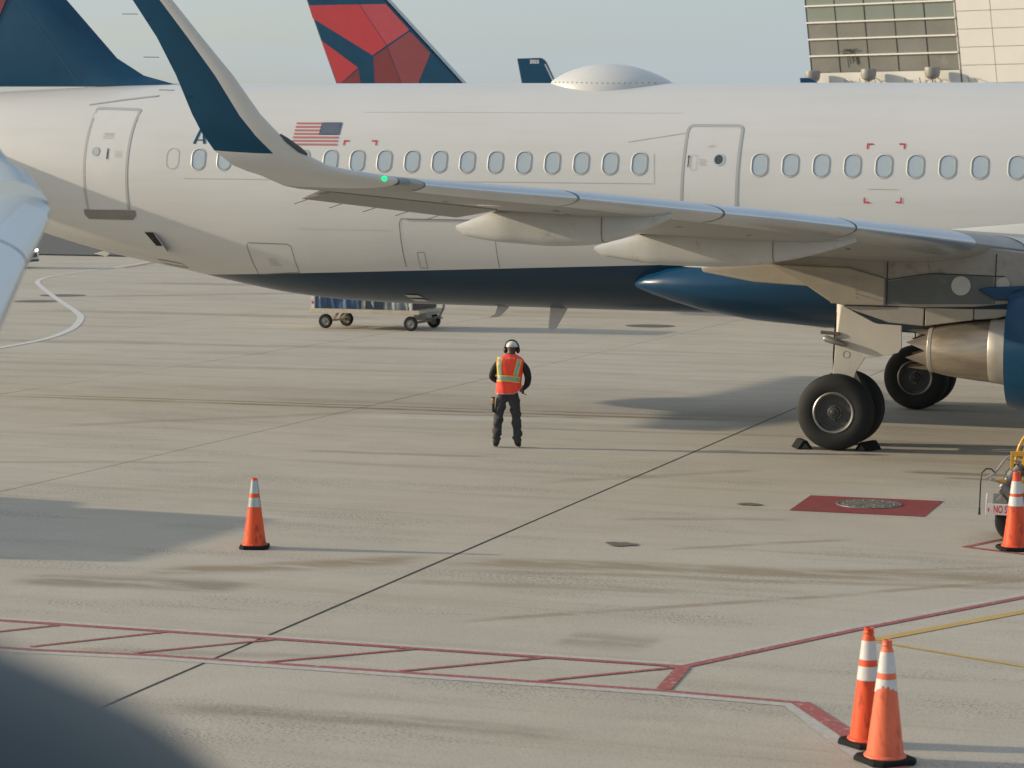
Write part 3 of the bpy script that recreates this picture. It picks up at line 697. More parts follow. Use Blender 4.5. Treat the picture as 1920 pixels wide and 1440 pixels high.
        for k, x in enumerate(xs_):
            b = sum(ip(bot, x+d) for d in (-.12,-.06,0,.06,.12))/5 if 1 < k < 29 else ip(bot, x); t = max(ip(top, x), b+.03); q = k/30
            hw = .21*min(1, .5+q*2.2)*min(1, (1-q)*3+.12); zc_ = (b+t)/2; hz = (t-b)/2
            ring = []
            for j in range(20):
                a = 2*math.pi*j/20; ca, sa = math.cos(a), math.sin(a)
                ring.append((x, s*yf+hw*math.copysign(abs(ca)**.55, ca), zc_+hz*math.copysign(abs(sa)**.62, sa)))
            rings.append(ring)
        fr = MB().loft(rings).build("flap_track_fairing", M_CANOE, parent, smooth=50)
        k = 21; rr = [[Vector(rings[k][j])*1.0+Vector((dx,0,0)) for j in range(20)] for dx in (-.008,.008)]
        ctr = Vector((xs_[k], s*yf, sum(p[2] for p in rings[k])/20))
        rr = [[Vector((p.x, s*yf+(p.y-s*yf)*1.02, ctr.z+(p.z-ctr.z)*1.02)) for p in q] for q in rr]
        MB().loft(rr, cap=False).build("fairing_seam", M_SEAM, fr)
    return w
w_r = make_wing(plane, -1); w_l = make_wing(plane, 1)
def under(y, u): c = xle(y)-xte(y); F_ = foil(xle(y), zle(y), xte(y), zte(y), -y, tk(y), n=60); q = min(F_[60:], key=lambda p: abs((xle(y)-p.x)/c-u)); return q
for nm, a, b, MM in (("vest_reflection_orange", .30, .55, mat("orange_reflection", (.62,.10,.05), .2, coat=.5)), ("vest_reflection_yellow", .24, .30, mat("yellow_reflection", (.75,.50,.18), .2, coat=.5))):  # worker's vest mirrored in the wing, put in as coloured patches
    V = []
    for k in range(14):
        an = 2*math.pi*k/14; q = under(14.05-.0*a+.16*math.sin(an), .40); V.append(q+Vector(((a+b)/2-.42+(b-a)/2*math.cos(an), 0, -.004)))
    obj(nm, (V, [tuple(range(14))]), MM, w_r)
for yy, uu, ln in ((13.2,.30,.22),(12.6,.42,.16),(10.8,.35,.20),(9.6,.30,.14),(14.5,.5,.10),(7.6,.28,.25)):
    q = under(yy, uu); MB().obox(q+Vector((0,-ln/2,-.003)), q+Vector((.04,ln/2,-.003)), .035, .004).build("underwing_access_mark", M_SEAM, w_r)
# --- belly fairing
BF = [(-4.24,2.50,2.40,1.40),(-4.22,2.56,2.35,1.47),(-4.14,2.64,2.29,1.56),(-3.98,2.74,2.22,1.68),(-3.6,2.88,2.10,1.86),(-3.0,3.02,1.94,2.0),(-2.2,3.2,1.82,2.1),(-1.0,3.35,1.73,2.15),(1,3.45,1.67,2.17),(4,3.45,1.70,2.12),(6,3.1,1.85,1.8),(7.2,2.6,2.1,1.2)]
rings = []
for x, t, b, w_ in BF:
    ring = []
    for j in range(40):
        a = 2*math.pi*j/40; ca, sa = math.cos(a), math.sin(a)
        ring.append((x, w_*math.copysign(abs(ca)**.8, ca), (t+b)/2+(t-b)/2*math.copysign(abs(sa)**.8, sa)))
    rings.append(ring)
MB().loft(rings).build("belly_fairing", M_BELLY, plane, smooth=50)
# upper wing root fairing
rings = []
for x, zt in ((.9,3.50),(1.6,3.56),(2.6,3.66),(4,3.72),(5.5,3.60),(6.5,3.4)):
    rings.append([skin(x, 2.9, .05), skin(x, 3.1, .30), skin(x, 3.35, .16), skin(x, zt-.05, .05), skin(x, zt, .006)])
MB().loft(rings, cap=False, closed=False).build("wing_root_fairing", M_WHITE, plane, smooth=60)

# --- engines and pylons
EY, EZ = 5.75, 1.79
def ngon_prism_tapered(poly, yc, hw, hwf):
    """side outline in x,z; half width from hwf(x)"""
    mb = MB(); n = len(poly)
    V = [(x, yc-hwf(x,z), z) for x, z in poly]+[(x, yc+hwf(x,z), z) for x, z in poly]
    F = [tuple(range(n)), tuple(range(n,2*n))[::-1]]+[(i,(i+1)%n,n+(i+1)%n,n+i) for i in range(n)]
    mb.add(V, F); return mb
def make_engine(s):
    yc = s*EY
    up = [(-.9,3.3),(-.84,2.98),(.11,2.80),(.22,2.44),(1.0,2.43),(1.68,2.42),(2.4,2.45),(3.2,2.55),(4.6,2.75),(4.9,2.95),(4.2,3.18),(2.95,3.30),(2.0,3.42),(0.5,3.40)]
    py = ngon_prism_tapered(up, yc, .2, lambda x, z: .20*max(.25, min(1, (x+1.3)/1.6))).build("pylon", M_PYLON, plane, bevel=.02)
    aft = [(-1.88,2.93),(-1.84,2.865),(-.98,2.735),(-.14,2.70),(.25,2.45),(.40,2.428),(1.06,2.432),(1.06,2.85),(.5,3.0),(-.7,3.02),(-1.5,3.0)]
    ngon_prism_tapered(aft, yc, .2, lambda x, z: .235*max(.12, min(1, (x+2.2)/1.7))).build("pylon_aft_fairing", M_PYLON2, py, bevel=.02)
    low = [(.40,2.415),(.62,2.33),(1.05,2.20),(1.12,2.175),(1.65,2.14),(1.66,2.415)]
    ngon_prism_tapered(low, yc, .17, lambda x, z: .16+.03*(x-.4)).build("pylon_lower_panel", M_PYLON, py, bevel=.012)
    low2 = [(1.675,2.415),(1.675,2.14),(2.38,2.25),(2.40,2.26),(2.40,2.42)]
    ngon_prism_tapered(low2, yc, .2, lambda x, z: .195+.02*(x-1.6)).build("pylon_lower_panel", M_PYLON2, py, bevel=.012)
    low3 = [(2.415,2.42),(2.415,2.26),(2.75,2.29),(2.95,2.35),(2.95,2.43)]
    ngon_prism_tapered(low3, yc, .2, lambda x, z: .215).build("pylon_lower_panel", M_PYLON, py, bevel=.012)
    yo = yc+s*.215
    dp = [(1.10,2.46),(1.10,2.80),(1.75,2.925),(2.68,2.91),(2.68,2.50)]
    ya = sorted((yc+s*.196, yc+s*.207)); MB().prism(dp, ya[0], ya[1]).build("heat_shield_panel", mat("heat_shield_grey", (.085,.095,.09), .45, var=.15, vscale=2.5, dirt=((.16,.15,.13), 1.5, .60)), py)
    mb = MB(); mb.lathe([(.145,-.006),(.145,.006),(.13,.01)] if s > 0 else [(.13,-.010),(.145,-.006),(.145,.006)], (2.205, yo, 2.765), 'y', 28); mb.build("access_cover", mat("cover_grey", (.40,.39,.36), .5, var=.1), py)
    mb = MB(); mb.lathe([(.10,-.006),(.10,.006)], (2.83, yo, 2.81), 'y', 24); mb.build("access_cover", M_STEEL, py)
    mb = MB()
    for (a, b) in (((1.085,3.10),(1.085,2.44)),((1.10,2.83),(1.75,2.94)),((1.75,2.94),(2.85,2.92)),((2.72,3.25),(2.70,2.5)),((-.1,2.94),(.62,2.96)),((.62,2.96),(.62,2.62))):
        mb = MB(); mb.obox((a[0], yc+s*.206, a[1]), (b[0], yc+s*.206, b[1]), .012, .010, up=(0,1,0)); mb.build("pylon_seam", M_DARK, py)
    rn = random.Random(3); mb = MB()
    for (a, b, n) in (((1.05,3.08),(1.05,2.50),14),((.62,2.93),(.62,2.55),8),((.64,2.60),(1.03,2.50),7),((1.78,3.02),(2.6,3.02),9),((2.68,3.2),(2.68,2.6),12),((2.78,3.2),(2.98,3.1),5),((1.70,3.10),(1.72,2.96),6)):
        for k in range(n):
            x = a[0]+(b[0]-a[0])*k/(n-1); z = a[1]+(b[1]-a[1])*k/(n-1)
            mb.lathe([(.008,-.005),(.008,.005)], (x, yc+s*.238 if x < 1.06 else yc+s*.203, z), 'y', 6)
    mb.build("fastener_row", M_SEAM, py)["kind"] = "stuff"
    eng = MB().lathe([(.86,2.97),(.885,2.95),(.93,3.1),(1.03,3.5),(1.12,4.1),(1.17,4.7),(1.16,5.2),(1.08,5.55),(.98,5.64),(.90,5.58),(.86,5.3)], (0,yc,EZ+.06), 'x', 56, cap=False).build("engine_cowl", M_BLUE, plane, smooth=40)
    MB().lathe([(.86,2.98),(.80,3.3),(.78,3.6)], (0,yc,EZ+.06), 'x', 40, cap=False).build("fan_duct", M_NOZIN, eng, smooth=40)
    MB().lathe([(.0,5.2),(.9,5.2)], (0,yc,EZ+.06), 'x', 40, cap=False).build("fan_disc", M_NOZIN, eng)
    # core nozzle with chevrons
    NT = 8; n = NT*12; rings = []
    prof = [(2.68,.480),(2.55,.470),(2.3,.445),(2.1,.42),(1.95,.395),(1.82,.362),(1.74,.335)]
    rings = [[(x, yc+r_*math.cos(2*math.pi*j/n), EZ+r_*math.sin(2*math.pi*j/n)) for j in range(n)] for x, r_ in prof]
    for fr in (.33,.66,1.0):
        ring = []
        for j in range(n):
            t = abs(((j/12.0)%1.0)*2-1); lx = 1.72-(.31*(1-t))*fr-.01*fr; r_ = .33-.09*(1.72-lx)
            a = 2*math.pi*j/n+.05; ring.append((lx, yc+r_*math.cos(a), EZ+r_*math.sin(a)))
        rings.append(ring)
    nz = MB().loft(rings, cap=False); inner = [[(p[0]+.002, yc+(p[1]-yc)*.975, EZ+(p[2]-EZ)*.975) for p in r_] for r_ in rings]
    nz.loft(inner, mi=1, cap=False)
    noz = nz.build("core_nozzle", [M_NOZ, M_NOZIN], eng, smooth=40)
    MB().lathe([(.344,1.735),(.356,1.745),(.362,1.79),(.352,1.80)], (0,yc,EZ), 'x', 48, cap=False).build("nozzle_band", M_RING, eng, smooth=40)
    MB().lathe([(.484,2.66),(.492,2.67),(.505,2.80),(.53,2.96),(.56,3.10),(.60,3.4)], (0,yc,EZ+.005), 'x', 48, cap=False).build("nozzle_fairing_ring", M_RING, eng, smooth=40)
    MB().lathe([(.0,1.62),(.06,1.65),(.16,1.9),(.22,2.2),(.24,2.5)], (0,yc,EZ), 'x', 24, cap=False).build("exhaust_plug", M_NOZIN, eng, smooth=40)
    mb = MB(); mb.prism([(2.46,2.72),(2.60,2.755),(3.3,2.80),(4.2,2.95),(4.2,2.6),(2.75,2.56),(2.55,2.66)], yc-.27, yc+.27); mb.build("cowl_top_fairing", M_BLUE, eng, bevel=.03)
    return eng
make_engine(-1); make_engine(1)

# --- main landing gear
RT = .615
def make_wheel(name, c, outward, parent):
    """axle along y"""
    t = MB().lathe([(.325,-.19),(.36,-.205),(.45,-.212),(.54,-.195),(.588,-.155),(.608,-.10),(.604,-.085),(.612,-.075),(.615,-.03),(.607,-.02),(.607,-.01),(.615,0),(.607,.01),(.607,.02),(.615,.03),(.612,.075),(.604,.085),(.608,.10),(.588,.155),(.54,.195),(.45,.212),(.36,.205),(.325,.19)], c, 'y', 56, cap=False)
    ty = t.build(name, M_TYRE, parent, smooth=40)
    o = outward
    MB().lathe([(.325,o*.185),(.335,o*.200),(.318,o*.212),(.300,o*.205),(.288,o*.185),(.275,o*.13),(.20,o*.115),(.115,o*.12),(.0,o*.12)], c, 'y', 48, cap=False).build("rim", [M_RIM], ty, smooth=30)
    MB().lathe([(.272,o*.131),(.205,o*.122),(.118,o*.126)], c, 'y', 40, cap=False).build("brake_disc", M_HUB, ty, smooth=40)
    mb = MB(); mb.lathe([(.105,o*.12),(.10,o*.165),(.085,o*.18),(.05,o*.185),(.035,o*.20),(.0,o*.205)], c, 'y', 24, cap=False)
    for k in range(5):
        a = 2*math.pi*k/5; mb.obox((c[0]+.05*math.cos(a),c[1]+o*.175,c[2]+.05*math.sin(a)), (c[0]+.13*math.cos(a),c[1]+o*.14,c[2]+.13*math.sin(a)), .02,.02, up=(0,1,0))
    mb.build("hub", M_HUB, ty, smooth=30); mb = MB()
    for k in range(12):
        a = 2*math.pi*k/12; mb.lathe([(.014,o*.11),(.014,o*.14)], (c[0]+.24*math.cos(a),c[1],c[2]+.24*math.sin(a)), 'y', 6)
    mb.build("wheel_bolts", M_HUB, ty, smooth=30)["kind"] = "stuff"
    MB().lathe([(.325,-o*.185),(.30,-o*.17),(.29,-o*.05),(.0,-o*.05)], c, 'y', 32, cap=False).build("inner_rim", M_HUB, ty, smooth=30)
def make_gear(s):
    y = s*3.795
    leg = MB(); leg.tube([(0.02,y,2.7),(0.0,y,1.5)], .13, 16); leg.tube([(0,y,1.55),(0,y,.62)], .09, 16); leg.tube([(0,y-.62,RT),(0,y+.62,RT)], .075, 12)
    leg.obox((.12,y,1.35),(.30,y,1.0),.05,.06); leg.obox((.30,y,1.0),(.10,y,.68),.05,.06)
    lg = leg.build("gear_leg", M_GEAR, plane, smooth=40)
    MB().tube([(-.12,y+s*.05,2.2),(-.14,y+s*.06,1.5),(-.12,y+s*.10,.95),(-.02,y+s*.30,.75)], .014, 6).build("brake_hose", M_RUB, plane, smooth=50)
    MB().tube([(.10,y+s*.10,1.2),(.16,y+s*.14,.95),(.08,y+s*.28,.72)], .012, 6).build("brake_hose", M_RUB, plane, smooth=50)
    MB().obox((0,y,1.9),(-.3,y-s*1.5,2.5),.09,.12).build("side_brace", M_STEEL, plane, bevel=.01)
    yd = y+s*.17
    poly = [(-.012,2.30),(.03,2.305),(.53,2.055),(.60,2.035),(.975,2.02),(.985,1.66),(.93,1.58),(.83,1.55),(.62,1.505),(.40,1.48),(.26,1.26),(.22,1.12),(.20,.90),(-.13,.88),(-.125,1.18),(-.085,1.60),(-.10,1.80),(-.06,1.86)]
    gd = MB().prism(poly, yd-.02, yd+.02).build("gear_door", M_GEAR, plane, bevel=.006)
    band_ = [(.095+.055*math.cos(2*math.pi*k/20), 1.525+.055*math.sin(2*math.pi*k/20)) for k in range(20)]
    mb = MB(); mb.tube([(x, yd+s*.021, z) for x, z in band_]+[(band_[0][0], yd+s*.021, band_[0][1])], .004, 4); mb.build("access_ring", M_SEAM, gd)
    mb = MB(); mb.tube([(-.25,yd+s*.10,1.775),(-.22,yd+s*.11,1.775),(.06,yd+s*.10,1.70),(.12,yd+s*.08,1.675)], [.045,.058,.052,.02], 12); mb.build("actuator", M_STEEL, gd, smooth=40)
    MB().obox((-.33,yd+s*.06,1.875),(-.02,yd+s*.03,1.855),.05,.055).build("hinge_arm", mat("hinge_brown", (.20,.17,.13), .5, metal=.3), gd, bevel=.008)
    make_wheel("tyre", (0, y+s*.465, RT), s, plane)
    make_wheel("tyre", (0, y-s*.465, RT), -s, plane)
make_gear(-1); make_gear(1)
mb = MB(); mb.tube([(16.9,0,2.2),(16.9,0,.4)], .09, 12); mb.tube([(16.9,-.3,.38),(16.9,.3,.38)], .05, 8); mb.build("nose_gear_leg", M_GEAR, plane, smooth=40)
for s in (-1,1):
    MB().lathe([(.2,-.1),(.34,-.11),(.38,-.05),(.38,.05),(.34,.11),(.2,.1)], (16.9,s*.25,.38), 'y', 28).build("nose_tyre", M_TYRE, plane, smooth=40)
# the vest's mirror image under the near wing is painted on as coloured patches

# ------------------------------------------------------------------ wheel chocks
def chock(x, y, rz, label):
    c = empty("wheel_chock", (x,y,0), rz); tag(c, label, "wheel chock", "black rubber chocks at the near main wheels")
    MB().prism([(-.13,0),(.13,0),(.10,.045),(.035,.140),(-.035,.140),(-.10,.045)], -.22, .22).build("block", M_RUB, c, bevel=.004)
    MB().prism([(-.07,.012),(.07,.012),(.0,.10)], -.232, -.225).build("end_recess", mat("chock_recess", (.07,.07,.065), .7), c)
    mb = MB(); mb.tube([(0,.22,.07),(.03,.30,.05),(.0,.34,.02)], .010, 6); mb.build("rope_loop", M_RUB, c)
chock(-.55, -4.20, .45, "black rubber chock behind the near main wheel")
chock(.50, -4.05, -.30, "black rubber chock in front of the near main wheel")

# ------------------------------------------------------------------ photographer's own jet: wing tip at the left, added cowl shape standing in for the blurred window edge in the near corner
own = empty("neighbouring_jet", (3.81, -43.5, -.14)); own.scale = (.70, -.70, 1.0)
tag(own, "pale grey-blue wing with upswept tip at left edge, navy engine cowl in near left corner", "airplane")
M_OWNW = mat("pale_wing_paint", (.46,.52,.55), .30, metal=.15, var=.05, vscale=2, stretch=(.4,2,1), coat=.2)
M_OWNS = mat("pale_slat_metal", (.60,.64,.66), .30, metal=.6, var=.04)
def recolour(o, table):
    o.data = o.data.copy()
    for i, mm in enumerate(o.data.materials):
        if mm in table: o.data.materials[i] = table[mm]
cw = copy_tree(w_r, own); recolour(cw, {M_WING: M_OWNW})
for ch in list(cw.children):
    if ch.name.startswith(("navigation","light_h","static")): bpy.data.objects.remove(ch); continue
    if ch.name.startswith("slat"): recolour(ch, {M_SLAT: M_OWNS})
for ch in list(plane.children):
    if ch.name == "winglet":
        cl = copy_tree(ch, own); recolour(cl, {M_WHITE: M_OWNW, M_NAVY: M_OWNW})
        for q in list(cl.children): bpy.data.objects.remove(q)
        cl.scale.z = 2.0; cl.location.z = -4.255
oy = lambda y: (-43.5-y)/.70     # world y to this jet's own axis
rings = []
for x, rr_ in ((-16,.3),(-12,1.0),(-8,1.33),(10,1.33),(13,1.1),(15,.5),(15.6,.1)):
    rings.append([((x-3.81)/.7, rr_*math.cos(2*math.pi*j/48)/.7, 3.55+rr_*math.sin(2*math.pi*j/48)) for j in range(48)])
MB().loft(rings).build("fuselage", M_WHITE, own, smooth=40)
prof = [(.30,3.4),(.42,3.9),(.52,4.6),(.565,5.4),(.575,6.2),(.57,6.74),(.55,7.02),(.515,7.14),(.47,7.215),(.43,7.24),(.40,7.21),(.385,7.04),(.38,6.5),(.0,6.4)]
rings = []
for rr_, x in prof:
    rings.append([((x-3.81)/.7, oy(-41.24+rr_*math.cos(2*math.pi*j/64)), 3.512+.14+rr_*math.sin(2*math.pi*j/64)) for j in range(64)])
MB().add([((x-3.81)/.7, oy(y), 3.67+z) for y in (-42.3,-41.7) for x, z in ((4.4,-.06),(6.3,-.07),(6.3,.07),(4.4,.06))], [(0,1,2,3),(4,5,6,7),(0,1,5,4),(1,2,6,5),(2,3,7,6),(3,0,4,7)]).build("corner_body_stub", M_WHITE, own)  # added bracket for the corner body, out of view
MB().loft(rings, cap=False).build("engine_cowl", mat("slate_cowl_paint", (.028,.046,.054), .45, var=.1, spec=.3), own, smooth=40)  # cowl shape added in place of the dark window edge near the lens

# ------------------------------------------------------------------ ramp worker
man = empty("person", (-4.985,-6.02,.001), YAW); tag(man, "person seen from behind in orange reflective vest, dark trousers, white cap and ear defenders", "person")
M_TROU = mat("charcoal_trousers", (.042,.042,.044), .85, var=.35, vscale=9, bump=.9, bscale=11, stretch=(1,1,.55))
M_JACK = mat("black_jacket", (.012,.012,.014), .75, var=.3, vscale=8, bump=.6, bscale=12)
M_SKIN = mat("dark_skin", (.085,.045,.030), .5, var=.1, vscale=20)
M_BOOT = mat("black_boots", (.016,.016,.017), .5, bump=.3, bscale=40)
M_VEST = mat("orange_vest", (.80,.060,.028), .65, var=.12, vscale=7, bump=.5, bscale=9, emit=((.9,.06,.02), .04))
M_LIME = mat("lime_trim", (.70,.62,.05), .6); M_REFL = mat("reflective_tape", (.34,.40,.38), .28, metal=.3, var=.12, vscale=16)
SV = [((.02,0,.90),.135,.10),((.03,0,1.03),.14,.10),((.035,0,1.22),.15,.105),((.04,.012,1.38),.12,.085),((.06,.03,1.50),.058,.058),((.068,.05,1.56),.072,.08),((.07,.07,1.63),.085,.098),((.07,.06,1.685),.055,.062),
      ((-.075,0,.82),.100,.100),((-.110,.010,.66),.088,.092),((-.135,.02,.48),.076,.078),((-.155,0,.30),.072,.076),((-.168,-.005,.12),.066,.070),((-.172,-.02,.050),.052,.05),((-.185,.15,.042),.048,.04),
      ((.105,0,.82),.100,.100),((.130,.010,.66),.088,.092),((.150,.02,.48),.076,.078),((.165,.0,.30),.070,.076),((.176,-.01,.12),.066,.072),((.178,-.025,.050),.052,.05),((.205,.14,.042),.048,.04),
      ((-.140,.0,1.365),.066,.066),((-.215,-.005,1.25),.062,.062),((-.252,.0,1.13),.058,.058),((-.17,.13,1.07),.050,.050),((-.10,.22,1.05),.032,.034),((-.06,.27,1.06),.020,.042),
      ((.225,.0,1.365),.068,.066),((.305,-.015,1.27),.070,.070),((.338,-.02,1.13),.062,.062),((.325,.06,1.02),.056,.056),((.275,.15,.945),.034,.036),((.255,.20,.925),.020,.042)]
SE = [(0,1),(1,2),(2,3),(3,4),(4,5),(5,6),(6,7),(0,8),(8,9),(9,10),(10,11),(11,12),(12,13),(13,14),(0,15),(15,16),(16,17),(17,18),(18,19),(19,20),(20,21),(3,22),(22,23),(23,24),(24,25),(25,26),(26,27),(3,28),(28,29),(29,30),(30,31),(31,32),(32,33)]
roots = [0]
for base, dr, side in ((27, Vector((.5,.8,.05)).normalized(), 1), (33, Vector((-.35,.9,-.25)).normalized(), -1)):
    b = Vector(SV[base][0]); up_ = Vector((0,0,1))
    for k, ln in enumerate((.062,.072,.068,.055)):
        p0 = b+up_*(.027-.018*k)-dr*.01; p1 = p0+dr*ln*.6; p2 = p1+(dr*.5+Vector((side*.6,0,-.3))).normalized()*ln*.5; p3 = p2+(Vector((side*.7,-.3,-.4))).normalized()*ln*.35
        i0 = len(SV)
        for q, r_ in ((p0,.010),(p1,.0095),(p2,.009),(p3,.0075)): SV.append((tuple(q), r_, r_))
        SE += [(i0,i0+1),(i0+1,i0+2),(i0+2,i0+3)]; roots.append(i0)
    p0 = b-dr*.035+up_*.02; i0 = len(SV)
    for q, r_ in ((p0,.012),(p0+up_*.03+dr*.03,.0105),(p0+up_*.035+dr*.06+Vector((side*.02,0,0)),.009)): SV.append((tuple(q), r_, r_))
    SE += [(i0,i0+1),(i0+1,i0+2)]; roots.append(i0)
me = bpy.data.meshes.new("person_base"); me.from_pydata([v[0] for v in SV], SE, [])
ob = bpy.data.objects.new("person_base", me); COL.objects.link(ob)
sk = ob.modifiers.new("skin", 'SKIN'); sk.use_smooth_shade = True
for i, v in enumerate(SV):
    d_ = me.skin_vertices[0].data[i]; d_.radius = (v[1], v[2]); d_.use_root = i in roots
ss = ob.modifiers.new("sub", 'SUBSURF'); ss.levels = 2; ss.render_levels = 2
bpy.context.view_layer.update()
bme = bpy.data.meshes.new_from_object(ob.evaluated_get(bpy.context.evaluated_depsgraph_get())); bpy.data.objects.remove(ob)
bme.materials.clear()
for mm in (M_TROU, M_JACK, M_SKIN, M_BOOT): bme.materials.append(mm)
rw = random.Random(4)
for v in bme.vertices:
    c = v.co
    if .12 < c.z < .85:      # loose trouser folds
        s_ = 1 if c.x > .01 else -1; ax_ = Vector((s_*.15+.01, .01, c.z)); n_ = Vector((c.x-ax_.x, c.y-ax_.y, 0))
        if n_.length > .02:
            n_.normalize(); a = math.atan2(n_.y, n_.x)
            f_ = .010*math.sin(c.z*34+2*math.sin(a*2)+s_)+.007*math.sin(c.z*61+a*3)+(.012 if c.z < .22 else 0)*math.sin(c.z*70+a)
            c += n_*f_
for p in bme.polygons:
    c = p.center; p.use_smooth = True
    if c.z < .085: i = 3
    elif c.z < .95 and abs(c.x) < .27 and c.y < .12: i = 0
    elif c.z > 1.49: i = 2
    elif (c - Vector(SV[27][0])).length < .085 and c.y > .20: i = 2
    elif (c - Vector(SV[33][0])).length < .085 and c.y > .165: i = 2
    else: i = 1
    p.material_index = i
person_body = obj("body", bme, [M_TROU], man)
VR = [(.865,.208,.150),(.95,.205,.148),(1.05,.200,.143),(1.15,.205,.146),(1.25,.222,.150),(1.34,.232,.150),(1.40,.226,.142),(1.445,.190,.124),(1.485,.120,.095),(1.505,.085,.078)]
NS = 2.5
def vr(z):
    for i in range(len(VR)-1):
        if z <= VR[i+1][0]:
            f_ = max(0,(z-VR[i][0])/(VR[i+1][0]-VR[i][0])); f_ = f_*f_*(3-2*f_) if i > 4 else f_; return VR[i][1]+f_*(VR[i+1][1]-VR[i][1]), VR[i][2]+f_*(VR[i+1][2]-VR[i][2])
    return VR[-1][1], VR[-1][2]
def vc(z): return .022+.028*(z-.87)/.6, .004+.02*max(0,(z-1.2)/.3)
def fold(x, z): return .006*math.sin(z*26+x*14)+.004*math.sin(x*55+z*12)*(1 if z < 1.1 else .5)
def vback(x, z, off=0.0):
    rx, ry = vr(z); cx, cy = vc(z); q = min(.999, abs((x-cx)/rx)); return Vector((x, cy-ry*(1-q**NS)**(1/NS)-off-fold(x,z), z))
n = 64; rings = []
for k in range(27):
    t = k/26; ring = []
    for j in range(n):
        a = 2*math.pi*j/n; ca, sa = math.cos(a), math.sin(a)
        hem = .868+.085*max(0, min(1, (ca-.25)/.7))**1.4
        z = hem+(1.505-hem)*t; rx, ry = vr(z); cx, cy = vc(z)
        x = cx+rx*math.copysign(abs(ca)**(2/NS), ca); y = cy+ry*math.copysign(abs(sa)**(2/NS), sa)
        y += -fold(x,z) if sa < 0 else fold(x,z); ring.append((x,y,z))
    rings.append(ring)
vest = MB().loft(rings, cap=False).build("vest", M_VEST, man, smooth=80)
def vstrip(name, pts, w, off, M):
    V = []; F = []; P = []
    for i in range(len(pts)-1):
        for k in range(10): P.append((pts[i][0]+(pts[i+1][0]-pts[i][0])*k/10, pts[i][1]+(pts[i+1][1]-pts[i][1])*k/10))
    P.append(pts[-1])
    for i, p in enumerate(P):
        a = Vector(P[max(0,i-1)]); b = Vector(P[min(len(P)-1,i+1)]); t = (b-a).normalized(); nn_ = Vector((-t.y,t.x))
        for q in (-.5,-.17,.17,.5): V.append(vback(p[0]+nn_.x*w*q, p[1]+nn_.y*w*q, off))
    for i in range(len(P)-1):
        for q in range(3): F.append((4*i+q,4*i+q+1,4*i+q+5,4*i+q+4))
    return obj(name, (V,F), M, vest, smooth=80)
hb = [(-.170,1.120),(-.05,1.128),(.08,1.118),(.205,1.095)]
vstrip("lime_trim", [(-.120,1.462),(-.130,1.32),(-.120,1.17)], .078, .005, M_LIME); vstrip("reflective_tape", [(-.120,1.460),(-.130,1.32),(-.120,1.17)], .046, .009, M_REFL)
vstrip("lime_trim", [(.198,1.430),(.165,1.30),(.130,1.16)], .080, .005, M_LIME); vstrip("reflective_tape", [(.198,1.428),(.165,1.30),(.130,1.16)], .048, .009, M_REFL)
vstrip("lime_trim", hb, .098, .011, M_LIME); vstrip("reflective_tape", hb, .060, .015, M_REFL)
vstrip("hem_piping", [(-.17,.874),(-.05,.874),(.10,.882),(.16,.905),(.205,.95)], .010, .006, M_REFL)
me = text_mesh("DELTA", .040)
for v in me.vertices: v.co = vback(v.co.x*1.25+.045, 1.447+v.co.y, .006)
obj("vest_lettering", me, mat("vest_print", (.80,.42,.36), .6), vest)
# cap, ear defenders
hc = Vector((.07,.07,1.618))
mb = MB(); rings = []
for k in range(9):
    a = R(-6+96*k/8); rr_ = .102*math.cos(a); rings.append([(hc.x+rr_*math.cos(2*math.pi*j/28)*.95, hc.y+rr_*math.sin(2*math.pi*j/28)*1.08, hc.z+.012+.088*math.sin(a)) for j in range(28)])
mb.loft(rings, cap=False)
cap_ = mb.build("cap", mat("white_cap", (.62,.62,.60), .6, var=.06, vscale=20), man, smooth=60)
mb = MB(); mb.add([(hc.x+.085*math.cos(R(a)), hc.y+.09+.0*a, hc.z+.008) for a in range(0,181,20)]+[(hc.x+.075*math.cos(R(a)), hc.y+.10+.085*math.sin(R(a)), hc.z-.012) for a in range(0,181,20)], [(i,i+1,i+11,i+10) for i in range(9)]); mb.build("cap_brim", mat("white_brim", (.6,.6,.58), .6), cap_)
mb = MB(); P = [(hc.x+.034*math.cos(R(a)), hc.y-.106, hc.z+.004+.036*math.sin(R(a))) for a in range(0,181,15)]; mb.add(P, [tuple(range(len(P)))]); mb.build("cap_opening", M_DARK, cap_)
for s_ in (-1,1):
    rings = []
    for k in range(9):
        a = R(-90+180*k/8); rr_ = math.cos(a); rings.append([(hc.x+s_*.100+.034*math.sin(a), hc.y+.005+.046*rr_*math.cos(2*math.pi*j/18), hc.z-.052+.056*rr_*math.sin(2*math.pi*j/18)) for j in range(18)])
    MB().loft(rings, cap=False).build("ear_cup", M_BLACK, man, smooth=60)
mb = MB(); mb.tube([(hc.x+.116*math.cos(R(a)), hc.y-.02, hc.z-.03+.142*math.sin(R(a))) for a in range(0,181,10)], .011, 8); mb.build("headband", M_BLACK, man, smooth=60)
to = Vector((-4.985,-6.02,.001)); Rz = Matrix.Rotation(YAW, 3, 'Z')
torch = empty("signal_torch", to+Rz@Vector((-.222,-.03,.57)), YAW); tag(torch, "copper-topped hand torch in the trouser pocket at the person's left thigh", "torch")
MB().lathe([(.0,.0),(.022,.0),(.024,.10),(.024,.14)], (0,0,0), 'z', 14).build("grip", M_BLACK, torch, smooth=40)
MB().lathe([(.026,.14),(.028,.15),(.030,.22),(.029,.225)], (0,0,0), 'z', 14).build("barrel", mat("copper", (.42,.20,.10), .35, metal=.5), torch, smooth=40)
MB().lathe([(.031,.225),(.033,.245),(.0,.245)], (0,0,0), 'z', 14).build("head_ring", M_BLACK, torch, smooth=40)
